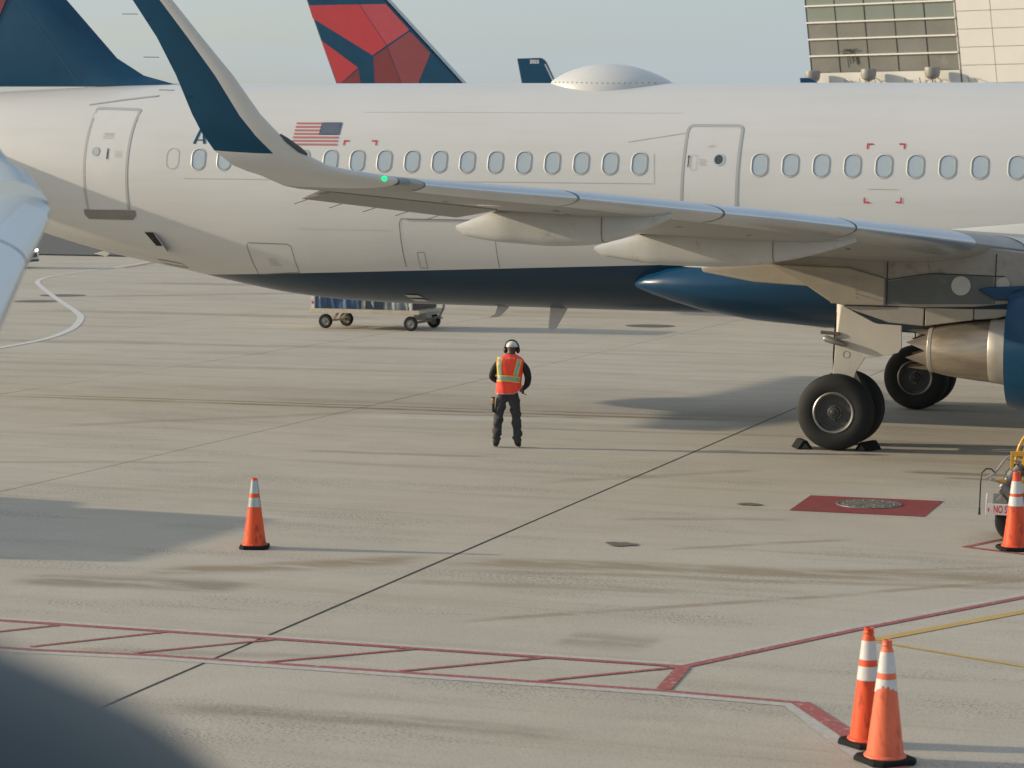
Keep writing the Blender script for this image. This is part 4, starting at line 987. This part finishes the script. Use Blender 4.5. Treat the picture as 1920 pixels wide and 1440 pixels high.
rad_ = empty("handheld_radio", to+Rz@Vector((.255,.19,.88)), YAW); tag(rad_, "small black radio in the person's right hand by the hip", "radio")
MB().box(-.02,.02,-.015,.015,-.03,.08).build("case", M_BLACK, rad_, bevel=.004)
MB().tube([(-.01,0,.0),(.03,-.03,-.035),(.06,-.05,-.04)], .007, 6).build("antenna", M_BLACK, rad_)

# ------------------------------------------------------------------ traffic cones
def cone_mat(name, col, dirt):
    return mat(name, col, .45, var=.14, vscale=5, dirt=(dirt, 7.0, .53), spec=.3, stretch=(1.6,1.6,.55))
M_COL = mat("reflective_collar", (.60,.60,.60), .35, var=.10, vscale=9, dirt=((.34,.30,.30), 7, .62))
M_COLS = mat("silver_collar", (.42,.46,.47), .22, metal=.35, var=.15, vscale=8)
def make_cone(x, y, rz, H, rb, rt, bands, base, M, label, knob=True, peel=0, M_c=None, tilt=0):
    c = empty("traffic_cone", (x,y,.002), rz); tag(c, label, "traffic cone", "orange traffic cones on the apron"); c.rotation_euler.x = tilt
    bh = .045
    def rad(z): return rb+(rt-rb)*(z-bh)/(H-bh)
    prof = [(rb+.018,bh-.002),(rb+.016,bh+.008),(rb+.002,bh+.016)]
    ks = H-.075 if knob else H-.01
    for k in range(9): z = bh+.016+(ks-bh-.016)*k/8; prof.append((rad(z), z))
    if knob: prof += [(rt*1.02,H-.060),(rt*.90,H-.052),(rt*.90,H-.046),(rt*1.0,H-.040),(rt*1.0,H-.028),(rt*.86,H-.022),(rt*.86,H-.016),(rt*.98,H-.010),(rt*.96,H),(rt*.65,H),(rt*.55,H-.05)]
    else: prof += [(rt,H),(rt*.75,H),(rt*.7,H-.05)]
    MB().lathe(prof, (0,0,0), 'z', 40, cap=False).build("body", M, c, smooth=50)
    rb_ = random.Random(int(x*100)); PEEL = -1.35-rz
    for i, (z0, z1) in enumerate(bands):
        n = 48; top = [z1]*n; bot = []
        for j in range(n):
            a = 2*math.pi*j/n; b = z0
            if peel and i == peel-1: b = z0+.075*max(0, math.cos(a-PEEL))**2*rb_.uniform(.25,1.0)+.010*rb_.random()
            bot.append(min(b, z1-.02))
        V = [((rad(bot[j])+.0025)*math.cos(2*math.pi*j/n), (rad(bot[j])+.0025)*math.sin(2*math.pi*j/n), bot[j]) for j in range(n)]
        V += [((rad(top[j])+.0025)*math.cos(2*math.pi*j/n), (rad(top[j])+.0025)*math.sin(2*math.pi*j/n), top[j]) for j in range(n)]
        obj("reflective_collar", (V, [(j,(j+1)%n,n+(j+1)%n,n+j) for j in range(n)]), M_c or M_COL, c, smooth=60)
    w = base/2; mb = MB(); ch = .055
    P = [(w-ch,-w),(w,-w+ch),(w,w-ch),(w-ch,w),(-w+ch,w),(-w,w-ch),(-w,-w+ch),(-w+ch,-w)]
    mb.loft([[(p[0],p[1],0) for p in P],[(p[0],p[1],.028) for p in P],[(p[0]*.93,p[1]*.93,.043) for p in P]])
    mb.build("base", M_RUB, c, bevel=.006)
    return c
OR1 = cone_mat("cone_orange", (.80,.105,.030), (.38,.045,.02)); OR2 = cone_mat("faded_cone_orange", (.80,.175,.090), (.52,.11,.06)); OR3 = cone_mat("deep_cone_orange", (.74,.10,.035), (.30,.045,.025))
make_cone(-4.16, -17.15, .36, .815, .135, .034, ((.485,.592),(.640,.790)), .34, OR1, "bright orange cone with silver bands standing alone on the left of the apron", knob=False, M_c=M_COLS)
make_cone(4.372, -24.286, .9, .90, .132, .040, ((.505,.61),(.66,.805)), .36, OR3, "orange cone with black marks partly hidden behind the front cone at lower right", peel=0)
make_cone(4.602, -24.775, .75, .91, .140, .038, ((.52,.625),(.67,.825)), .38, OR2, "faded orange cone with torn white band, frontmost of the pair at lower right", peel=1)
make_cone(4.13, -13.92, .35, .92, .145, .040, ((.52,.63),(.665,.81)), .40, OR3, "scuffed orange cone in front of the yellow hose cart at right edge", knob=False)

# ------------------------------------------------------------------ hydrant pit with red painted square
pit = empty("hydrant_pit", (1.775,-10.72,0), .0); tag(pit, "round metal pit lid in a dark red painted square on the concrete", "pit cover")
q = [(.85-1.775,-10.01+10.72),(2.65-1.775,-9.92+10.72),(2.67-1.775,-11.54+10.72),(.91-1.775,-11.61+10.72)]
obj("painted_square", ([(a,b,.004) for a,b in q], [(0,1,2,3)]), mat("pit_red_paint", (.24,.045,.045), .6, var=.16, vscale=3, dirt=((.36,.30,.25), 7, .66)), pit)
lc = (0,.08)
MB().lathe([(.44,.0055),(.44,.014),(.41,.017),(.40,.012),(.395,.010)], (lc[0],lc[1],0), 'z', 48, cap=False).build("lid_ring", mat("lid_ring_metal", (.26,.26,.25), .45, metal=.6, var=.2, vscale=10), pit, smooth=30)
MB().lathe([(.385,.010),(.385,.013),(.30,.016),(.0,.016)], (lc[0],lc[1],0), 'z', 48, cap=False).build("lid", mat("lid_metal", (.19,.20,.20), .42, metal=.5, var=.25, vscale=14, dirt=((.55,.45,.18), 16, .52)), pit, smooth=30)
mb = MB()
for k in range(16):
    a = 2*math.pi*k/16; mb.lathe([(.014,.014),(.014,.022),(.0,.022)], (lc[0]+.34*math.cos(a), lc[1]+.34*math.sin(a), 0), 'z', 8)
mb.build("lid_bolts", M_STEEL, pit)

# ------------------------------------------------------------------ yellow hydrant hose cart at the right edge
cart = empty("hydrant_hose_cart", (3.735,-13.02,0), .13); tag(cart, "yellow hose reel cart with grey coupling and no smoking board at right edge", "hose cart")
mb = MB(); mb.box(.0,2.3,-.42,.55,.42,.47); mb.build("deck", mat("cart_deck", (.16,.16,.14), .6, var=.2), cart, bevel=.01)
bd = MB(); bd.box(-.06,1.0,-.46,-.44,.335,.47); bd.box(-.08,-.06,-.46,.55,.335,.47)
board = bd.build("bumper_board", mat("white_board", (.70,.68,.64), .5, var=.06, vscale=6), cart, bevel=.004)
me = text_mesh("NO SMOKING", .125, .002)
for v in me.vertices: v.co = Vector((v.co.x*.56+.235, -.4625, .40+v.co.y))
obj("board_lettering", me, mat("red_lettering", (.60,.03,.05), .5), board)
obj("board_mark", ([(-.052,-.4625,.375),(-.036,-.4625,.375),(-.036,-.4625,.42),(-.052,-.4625,.42)], [(0,1,2,3)]), mat("red_mark2", (.60,.03,.05), .5), board)
for x in (.28,1.8):
    for y in (-.30,.45):
        ty = MB().lathe([(.12,-.085),(.19,-.095),(.235,-.08),(.25,-.055),(.243,-.05),(.243,-.042),(.25,-.036),(.25,-.006),(.243,-.004),(.243,.004),(.25,.006),(.25,.036),(.243,.042),(.243,.05),(.25,.055),(.235,.08),(.19,.095),(.12,.085)], (x,y,.25), 'y', 36, cap=False)
        t_ = ty.build("tyre", M_TYRE, cart, smooth=35)
        MB().lathe([(.125,-.07),(.10,-.05),(.0,-.045)], (x,y,.25), 'y', 24, cap=False).build("wheel_rim", M_YEL, t_, smooth=35)
rc = (.86,-.05,.93)
rl_ = MB().lathe([(.50,-.21),(.53,-.20),(.53,-.17),(.50,-.16),(.10,-.16),(.10,-.21)], rc, 'y', 48, cap=False); rl_.lathe([(.50,.21),(.53,.20),(.53,.17),(.50,.16),(.10,.16),(.10,.21)], rc, 'y', 48, cap=False)
reel = rl_.build("hose_reel", M_YEL, cart, smooth=40)
MB().lathe([(.40,-.15),(.40,.15)], rc, 'y', 40).build("coiled_hose", M_RUB, reel, smooth=40)
mb = MB(); mb.tube([(rc[0]+.60*math.cos(a),-.20,rc[2]+.60*math.sin(a)) for a in [R(q) for q in range(80,215,9)]], .018, 8); mb.build("reel_guard", M_YEL, cart, smooth=50)
MB().box(1.5,1.56,-.40,-.34,.47,1.3).build("rear_post", M_YEL, cart, bevel=.006)
mb = MB(); mb.box(.20,.24,-.40,-.36,.47,1.10); mb.box(.36,.40,-.40,-.36,.47,1.06); mb.box(.20,.40,-.405,-.355,1.04,1.10); mb.box(.04,.62,-.405,-.36,.72,.76)
mb.build("upright_frame", M_YEL, cart, bevel=.006)
cp = MB(); A_ = Vector((.34,-.34,.93)); B_ = Vector((.10,-.34,.63)); t_ = (B_-A_).normalized()
def along(f_): return A_+(B_-A_)*f_
cp.tube([along(0),along(.08),along(.10),along(.30),along(.32),along(.52)], [.055,.055,.085,.085,.098,.098], 18)
cp.tube([along(.52),along(.60),along(.62),along(.95)], [.080,.080,.072,.06], 18)
cp.tube([Vector((.12,-.34,.66)),Vector((.22,-.35,.57)),Vector((.32,-.35,.50))], [.08,.095,.10], 16)
cpl = cp.build("coupling", mat("coupling_grey", (.17,.17,.16), .38, metal=.6, var=.2, vscale=9), cart, smooth=35)
mb = MB(); mb.obox((-.03,-.38,.76),(.13,-.38,.71),.05,.035); mb.obox((.12,-.42,.56),(.06,-.42,.50),.04,.05); mb.build("coupling_latch", M_STEEL, cpl, bevel=.006)
mb = MB(); mb.tube([(-.08,-.36,.76),(.02,-.37,.83),(.10,-.38,.95),(.16,-.38,1.03),(.26,-.38,1.05),(.34,-.37,1.02)], .013, 8); mb.tube([(.16,-.36,1.0),(.24,-.36,.98),(.33,-.36,.97)], .010, 8); mb.build("handle_bar", M_STEEL, cpl, smooth=40)
mb = MB(); mb.tube([(.02,-.37,.83),(-.02,-.40,.88),(-.08,-.42,.885),(-.135,-.43,.83),(-.145,-.43,.70),(-.15,-.43,.40)], .009, 8); mb.tube([(-.15,-.43,.42),(-.151,-.43,.33)], [.012,.016], 8); mb.build("dangling_lanyard", M_BLACK, cart, smooth=50)
bx = MB(); bx.box(1.2,2.2,-.3,.5,.47,1.2); bx.build("pump_housing", M_YEL, cart, bevel=.03)
mb = MB(); mb.box(.36,.52,-.40,-.28,1.0,1.16); mb.build("meter_box", mat("meter_white", (.60,.60,.58), .4), cart, bevel=.02)
mb = MB(); mb.tube([(.25,-.41,.74),(.25,-.41,.60)], .035, 10); mb.build("red_valve_grip", mat("valve_red", (.50,.03,.02), .4), cart, smooth=40)

# ------------------------------------------------------------------ baggage cart beyond the airliner
bc = empty("baggage_cart", (-19.0,22.2,0), 0.0); tag(bc, "covered baggage cart with shiny blue curtains seen beneath the airliner", "baggage cart")
M_DECK = mat("cart_cream", (.50,.44,.34), .55, var=.15, vscale=3, dirt=((.24,.20,.15), 4, .58))
M_TARP = mat("blue_curtain", (.03,.075,.16), .28, var=.3, vscale=3, bump=.9, bscale=5, coat=.3, stretch=(2.5,1,.7))
M_TARPG = mat("grey_curtain", (.22,.25,.27), .32, var=.35, vscale=4, bump=.9, bscale=6, stretch=(2.5,1,.8))
mb = MB(); mb.box(-1.62,1.75,-1.0,.95,.50,.58); mb.box(-1.64,1.77,-1.02,-1.0,.47,.59); mb.build("deck", M_DECK, bc, bevel=.01)
mb = MB(); mb.box(-1.60,-1.50,-.98,.93,.58,1.95); mb.build("end_wall", mat("cart_white", (.62,.62,.58), .5, var=.1), bc, bevel=.01)
mb = MB(); mb.box(1.45,1.52,-.98,.93,.58,1.95); mb.build("end_wall", mat("cart_white2", (.58,.58,.55), .5, var=.1), bc, bevel=.01)
MB().box(1.525,1.54,-.90,.93,.60,1.93).build("end_curtain", mat("maroon_curtain", (.055,.035,.045), .5, var=.3, vscale=5, bump=.6, bscale=6), bc)
mb = MB(); mb.box(-1.65,1.60,-1.03,.98,1.95,2.02); mb.build("roof", M_DECK, bc, bevel=.01)
mb = MB(); mb.box(-1.59,-1.54,-.995,-.985,.72,.80); mb.build("red_reflector", M_MARK, bc)
for nm, a, b, MM, ns in (("curtain",-1.48,.0,M_TARP,60),("curtain",.06,1.42,M_TARPG,50)):
    V = []; F = []; rn = random.Random(int(a*10)); ph = [rn.uniform(0,6) for _ in range(6)]
    for i in range(ns+1):
        x = a+(b-a)*i/ns
        for k in range(9):
            z = .60+1.33*k/8; y = -.965+.022*math.sin(x*17+ph[0]+1.1*math.sin(z*3+ph[1]))+.016*math.sin(x*31+z*5+ph[2])+.018*math.sin(x*7-z*6+ph[3])
            V.append((x,y,z))
    for i in range(ns):
        for k in range(8): q = i*9+k; F.append((q,q+1,q+10,q+9))
    obj(nm, (V,F), MM, bc, smooth=80)
mb = MB()
for x in (-.01,.03,.08): mb.box(x-.012,x+.012,-1.0,-.985,.6,1.95)
mb.build("curtain_pole", M_STEEL, bc)
MB().box(.12,.62,-.992,-.98,.60,1.9).build("dark_curtain_panel", mat("dark_curtain", (.012,.03,.055), .4, var=.2), bc)
for x, ys in ((-1.29,(-.68,.56)),(1.45,(-.88,.95))):
    for y in ys:
        ty = MB().lathe([(.11,-.06),(.17,-.07),(.20,-.05),(.21,-.02),(.21,.02),(.20,.05),(.17,.07),(.11,.06)], (x+(.13 if y>0 and x<0 else 0),y,.21), 'y', 28, cap=False).build("tyre", M_TYRE, bc, smooth=40)
        MB().lathe([(.125,-.068),(.10,-.045),(.05,-.05),(.03,-.075),(.0,-.075)], (x+(.13 if y>0 and x<0 else 0),y,.21), 'y', 20, cap=False).build("rim", M_RIM, ty, smooth=40)
mb = MB(); mb.tube([(-1.29,-.62,.21),(-1.16,.5,.21)], .03, 8); mb.obox((-1.25,-.2,.24),(-1.05,-.2,.5),.08,.05); mb.obox((-1.2,.3,.24),(-.95,.3,.5),.08,.05); mb.box(-1.35,-.85,-.5,.5,.46,.50); mb.build("rear_axle", M_DECK, bc)
mb = MB(); mb.tube([(1.45,-.85,.22),(1.45,.9,.22)], .035, 8); mb.box(1.1,1.8,-.55,.55,.44,.50); mb.box(1.35,1.6,-.4,.4,.28,.44); mb.build("turntable_axle", M_STEEL, bc)
mb = MB(); mb.obox((1.6,.1,.28),(2.0,.1,.40),.10,.06); mb.tube([(1.95,.1,.38),(2.08,.1,.62),(2.12,.1,1.1)], .035, 8); mb.lathe([(.06,-.02),(.06,.02)], (2.0,.1,.34), 'z', 12); mb.build("tow_bar", M_STEEL, bc)

# ------------------------------------------------------------------ white vehicle behind the left wing
def at(px, py, z=0.0):
    pass
car = empty("white_utility_car", (-52.85,58.65,.004), .16); tag(car, "white utility car with a lit headlight partly hidden behind left wing", "car")
M_CARW = mat("car_white", (.62,.64,.64), .25, coat=.5)
body = [(.75,.30),(.80,.62),(.72,.90),(.60,1.00),(-.55,1.10),(-1.2,1.72),(-3.6,1.74),(-3.9,1.1),(-3.95,.30),(-3.0,.30),(-2.9,.60),(-2.2,.60),(-2.1,.30),(-.75,.30),(-.65,.62),(.10,.62),(.22,.30)]
MB().prism(body, -.9, .9).build("body", M_CARW, car, bevel=.05)
for x in (-.28,-2.55):
    for y in (-.82,.82):
        ty = MB().lathe([(.20,-.10),(.31,-.11),(.35,-.07),(.35,.07),(.31,.11),(.20,.10)], (x,y,.35), 'y', 28, cap=False).build("tyre", M_TYRE, car, smooth=40)
        MB().lathe([(.21,-.10),(.15,-.06),(.0,-.06)], (x,y,.35), 'y', 20, cap=False).build("rim", M_HUB, ty, smooth=40)
for y in (-.62,.62):
    mb = MB(); mb.box(.60,.80,y-.16,y+.16,.78,.90); mb.build("headlight", mat("headlight", (.8,.75,.7), .2, emit=((1,.85,.7), 2.0)), car, bevel=.02)
mb = MB(); mb.prism([(.10,.62),(.42,.52),(.46,.72),(.2,.86),(-.3,.80)], -.915, -.9); mb.build("side_trim", M_BLACK, car)
mb = MB(); mb.prism([(.10,.30),(.78,.28),(.80,.40),(.15,.42)], -.92, .92); mb.build("bumper", M_BLACK, car, bevel=.02)
mb = MB(); mb.box(.74,.815,-.6,.6,.50,.72); mb.build("grille", M_BLACK, car)
mb = MB(); mb.prism([(-.72,1.15),(-1.25,1.64),(-2.3,1.65),(-2.3,1.15)], -.91, -.9); mb.build("side_window", M_DOORWIN, car)

# ------------------------------------------------------------------ distant tails
M_HGREY = mat("edge_metal", (.45,.50,.54), .35, metal=.4)
tail = empty("distant_airliner", (0,31.9,0)); tag(tail, "distant airliner whose red and navy tail fin rises behind the white fuselage", "airplane")
def fin_slab(poly, th, name, M, parent, y=0.0):
    n = len(poly); cx = sum(p[0] for p in poly)/n; cz = sum(p[1] for p in poly)/n
    mb = MB(); ins = [(cx+(p[0]-cx)*.94, cz+(p[1]-cz)*.97) for p in poly]
    mb.loft([[(p[0],y-th/2,p[1]) for p in ins],[(p[0],y-th*.30,p[1]) for p in poly],[(p[0],y+th*.30,p[1]) for p in poly],[(p[0],y+th/2,p[1]) for p in ins]])
    return mb.build(name, M, parent, smooth=20)
LEs = (-22.53+19.86)/(10.13-7.41); TEs = (-25.46+24.39)/(10.16-7.41)
zb_, zt_ = 5.4, 12.0
xl = lambda z: -19.86+LEs*(z-7.41); xt = lambda z: -24.39+TEs*(z-7.41)
tf = MB().prism([(xt(zb_),zb_),(xl(zb_),zb_),(xl(zt_),zt_),(xt(zt_),zt_)], -.15, .15).build("fin", M_NAVY, tail, bevel=.05)
def panel(pts, M, k=0):
    mb = MB(); n = len(pts); mb.prism(pts, -.154-.002*k, -.150); mb.build("livery_panel", M, tf)
# facets of the painted emblem
top = 12.0; e = .07
panel([(-25.42,10.11),(-25.27,9.68),(-23.10,8.43),(-22.60,8.75),(-23.59,10.11)], M_RED)
panel([(-23.57,10.11),(-22.58,8.76),(-21.82,9.23),(xl(9.25)-.14,9.26),(xl(10.1)-.14,10.11)], M_RED3)
panel([(xt(8.97)+.03,8.95),(-23.62,8.03),(xt(7.44)+.06,7.44)], M_RED)
panel([(-23.60,7.98),(-23.50,7.30),(xt(7.2)+.06,7.2),(xt(7.43)+.06,7.42)], M_RED2)
panel([(-23.07,8.38),(-22.58,8.69),(-21.95,7.2),(-23.0,7.2)], M_RED2)
panel([(-22.56,8.70),(-21.80,9.18),(xl(9.14)-.14,9.14),(xl(8.47)-.14,8.47),(-21.6,7.2),(-21.93,7.2)], mat("livery_mid_red", (.25,.05,.06), .3, coat=.2, var=.05))
MB().prism([(xl(zb_)+.03,zb_),(xl(zb_)+.10,zb_),(xl(zt_)+.10,zt_),(xl(zt_)+.03,zt_)], -.12, .12).build("leading_edge", M_HGREY, tf, bevel=.02)
rings = [[(x, w_*math.cos(2*math.pi*j/40), zc_+w_*math.sin(2*math.pi*j/40)) for j in range(40)] for x, w_, zc_ in ((-28.5,.2,4.9),(-26,.9,4.6),(-22,1.6,4.2),(-17,1.95,3.95),(0,1.95,3.95),(8,1.95,3.95),(11,1.4,3.7),(13,.3,3.3))]
MB().loft(rings).build("fuselage", M_WHITE, tail, smooth=40)
for x, y in ((-7,3.4),(-7,-3.4),(6.5,.25),(6.5,-.25)):
    MB().lathe([(.25,-.15),(.45,-.18),(.5,-.1),(.5,.1),(.45,.18),(.25,.15)], (x,y,.5), 'y', 24).build("tyre", M_TYRE, tail, smooth=40)
    MB().tube([(x,y,.5),(x,y*.6,2.8)], .1, 8).build("gear_leg", M_GEAR, tail)
def reg_jet(name_label, Y, poly, num=None):
    t = empty("regional_jet", (0,Y,0)); tag(t, name_label, "airplane")
    f_ = MB().prism(poly, -.11, .11).build("fin", M_NAVY, t, bevel=.03)
    x0 = poly[0][0]; x1 = max(p[0] for p in poly)
    rings = [[(x, w_*math.cos(2*math.pi*j/32), 2.9+w_*math.sin(2*math.pi*j/32)) for j in range(32)] for x, w_ in ((x0-2,.15),(x0+1,.8),(x0+6,1.4),(x0+20,1.4),(x0+24,.9),(x0+25.5,.1))]
    MB().loft(rings).build("fuselage", M_WHITE, t, smooth=40)
    for y in (-2.2,2.2):
        MB().lathe([(.2,-.12),(.4,-.12),(.42,0),(.4,.12),(.2,.12)], (x0+13,y,.42), 'y', 20).build("tyre", M_TYRE, t, smooth=40)
        MB().tube([(x0+13,y,.42),(x0+13,y*.4,2.2)], .08, 8).build("gear_leg", M_GEAR, t)
    MB().lathe([(.2,-.12),(.3,-.12),(.32,0),(.3,.12),(.2,.12)], (x0+22.5,0,.32), 'y', 20).build("tyre", M_TYRE, t, smooth=40)
    MB().tube([(x0+22.5,0,.3),(x0+22.5,0,2.2)], .06, 8).build("gear_leg", M_GEAR, t)
    if num:
        me = text_mesh(num, .21, .006)
        for v in me.vertices: v.co = Vector((v.co.x-25.37, -.118, 9.40+v.co.y))
        obj("fin_number", me, M_WTXT, f_)
    return t, f_
p1 = [(-26.17,9.55),(-25.10,9.57),(-24.98,9.50),(-24.86,9.36),(-24.40,8.43),(-23.0,5.6),(-23.0,4.0),(-25.2,4.0),(-25.6,6.4),(-25.93,8.39)]
t1, f1 = reg_jet("small jet with navy fin numbered 5025 behind the roof dome", 55.2, p1, "5025")
MB().box(-25.9,-24.35,-.125,-.11,8.25,8.43).build("red_fin_band", M_RED, f1)
MB().prism([(-24.93,9.30),(-24.86,9.30),(-24.40,8.40),(-24.47,8.40)], -.118, .0).build("leading_edge", M_HGREY, f1)
p2 = [(-16.48,9.17),(-16.05,9.17),(-15.90,9.11),(-15.72,9.00),(-15.5,8.82),(-14.6,7.6),(-13.4,5.6),(-13.4,4.0),(-15.6,4.0),(-16.0,6.4)]
reg_jet("small navy tail tip peeking up left of the white panelled building", 67.0, p2)

# ------------------------------------------------------------------ panelled building with glazed corner
bld = empty("terminal_building", (-24.55,106.73,0)); tag(bld, "leaning terminal building of white panels with a grey glazed bay and floodlights", "building")
e1 = Vector((.957,-.29,0)); nn = Vector((-.29,-.957,0)); SH = -.126; ZB = 11.26
def Fp(a, b, c): return e1*(a+SH*b)+nn*c+Vector((0,0,ZB+b))
def fbox(mb, a0, a1, b0, b1, c0, c1, mi=0):
    V = [Fp(a,b,c) for c in (c0,c1) for b in (b0,b1) for a in (a0,a1)]
    return mb.add(V, [(0,1,3,2),(4,6,7,5),(0,4,5,1),(2,3,7,6),(0,2,6,4),(1,5,7,3)], mi)
M_BPAN = mat("white_cladding", (.66,.645,.60), .45, var=.03, vscale=.8)
M_BGL = mat("tinted_glass", (.19,.22,.195), .12, var=.10, vscale=.25, coat=.3, spec=.6)
M_BGL2 = mat("glass_warm_reflection", (.185,.185,.168), .16, var=.16, vscale=.35, coat=.2, dirt=((.27,.25,.23), .6, .60))  # warmer reflection of the lower rows put into the glass colour
M_FIN = mat("white_fin", (.80,.77,.70), .4)
fbox(MB(), -.05, 28, -11.2, 7.5, -14, -.06).build("core_wall", mat("joint_grey", (.30,.28,.25), .7), bld)
CW, RH = 2.03, 1.04
gpane = fbox(MB(), .03, CW-.03, .03, RH-.03, -.05, 0)
first = {}
for r_ in range(7):
    for c_ in range(5):
        MM = M_BGL if r_ >= 3 else M_BGL2
        mb = MB(); a0 = c_*CW; b0 = r_*RH
        fbox(mb, a0+.025, a0+CW-.025, b0+.03, b0+RH-.03, -.05, random.uniform(-.006,.006)); mb.build("glass_pane", MM, bld)
for r_ in range(1, 8):
    fbox(MB(), 0, 5*CW, r_*RH-.045, r_*RH+.045, -.04, .14).build("white_fin", M_FIN, bld)
for c_ in range(6):
    fbox(MB(), c_*CW-.02, c_*CW+.02, 0, 7.4, -.05, .03).build("mullion", M_DARK if c_ < 5 else M_FIN, bld)
fbox(MB(), 0, 5*CW, -1.6, -.02, -.05, .05).build("sill_band", M_BPAN, bld)
for r_ in range(-2, 7):
    for c_ in range(8):
        a0 = 5*CW+.12+c_*2.24; b0 = r_*1.08+.25
        fbox(MB(), a0+.02, a0+2.22, b0+.015, b0+1.065, -.05, .06+random.uniform(-.004,.004)).build("cladding_panel", M_BPAN, bld)
# black strokes on the glazing
rg = random.Random(11); mb = MB()
for k in range(16):
    a = 2.2+rg.uniform(0,1.35); b = 1.25+rg.uniform(-.14,.10)-.12*abs(a-2.85); mb.obox(Fp(a,b,.02), Fp(a+rg.uniform(.12,.35), b+rg.uniform(-.09,.12), .02), rg.uniform(.02,.05), .012, up=tuple(nn))
for k in range(9):
    a = 2.55+rg.uniform(0,.85); b = .98+rg.uniform(-.12,.1); mb.obox(Fp(a,b,.02), Fp(a+.05,b-rg.uniform(.3,.8),.02), .028, .012, up=tuple(nn))
for k in range(8):
    a = 2.3+rg.uniform(0,.9); b = 1.28+.12*k/8*1.2; mb.obox(Fp(a,b,.16), Fp(a+.3,b+.05,.16), .03, .012, up=tuple(nn))
mb.build("black_strokes", mat("stroke_black", (.010,.018,.016), .5), bld)
for k, a in enumerate((.55,4.45,8.75)):
    fl = empty("floodlight", (0,0,0)); fl.parent = None
    base = Vector((-24.55,106.73,0))+Fp(a, -.35+.09*k*.3, 0)+nn*.95
    fl.location = base
    tag(fl, ("grey floodlight at the left end of the glazed bay","grey floodlight below the middle of the glazed bay","grey floodlight beside the white cladding panels")[k], "floodlight", "floodlights along the glazed bay")
    ax = Vector((0,0,1)); mb = MB(); mb.lathe([(.46,.42),(.48,.40),(.47,.05),(.40,-.16),(.22,-.26),(.10,-.30),(.0,-.30)], (0,0,0), 'z', 20, cap=False); mb.lathe([(.0,.38),(.46,.38)], (0,0,0), 'z', 20, cap=False)
    mb.build("housing", mat("flood_grey", (.36,.35,.33), .4, metal=.3, var=.1), fl, smooth=40)
    pb = MB(); pb.tube([(0,0,-.28),(0,0,-1.0)], .06, 8); q = -nn*.95; pb.tube([(0,0,-.75),(q.x*.5,q.y*.5,-.85),(q.x,q.y,-1.0)], .07, 8); pb.build("bracket", M_STEEL, fl, smooth=40)
mb = None
for k, a in enumerate((2.45,3.45,4.5,6.55,7.55,8.55,10.75)):
    mb = MB(); mb.tube([Fp(a,-.95,.06),Fp(a+.0,-.44,.30),Fp(a+.12,-.42,.34),Fp(a+.5,-.58,.5),Fp(a+.52,-.75,.5)], .025, 5); mb.build("rail_hook", M_STEEL, bld)

# ------------------------------------------------------------------ invented truck outside the frame, shaped to cast the shadow at left
tr = empty("shadow_caster_truck", (-17.5,-18.45,0), 0); tag(tr, "invented white box truck, unseen, placed at left to cast the shadow near the lone cone", "truck")
MB().box(-1.2,1.2,-2.6,1.2,.9,3.35).build("box_body", M_CARW, tr, bevel=.08)
MB().add([(-1.1,1.3,.6),(1.1,1.3,.6),(1.1,3.1,.6),(-1.1,3.1,.6),(-1.1,1.3,2.6),(1.1,1.3,2.6),(1.1,2.3,2.5),(-1.1,2.3,2.5)], [(0,3,2,1),(4,5,6,7),(0,1,5,4),(1,2,6,5),(2,3,7,6),(3,0,4,7)]).build("cab", M_CARW, tr, bevel=.1)
for y in (-2.4,2.2):
    for x in (-1,1):
        MB().lathe([(.25,-.14),(.43,-.15),(.48,-.08),(.48,.08),(.43,.15),(.25,.14)], (x,y,.48), 'x', 24).build("tyre", M_TYRE, tr, smooth=40)
MB().box(-.5,.5,-3.2,3.0,.55,.9).build("chassis", M_DARK, tr)
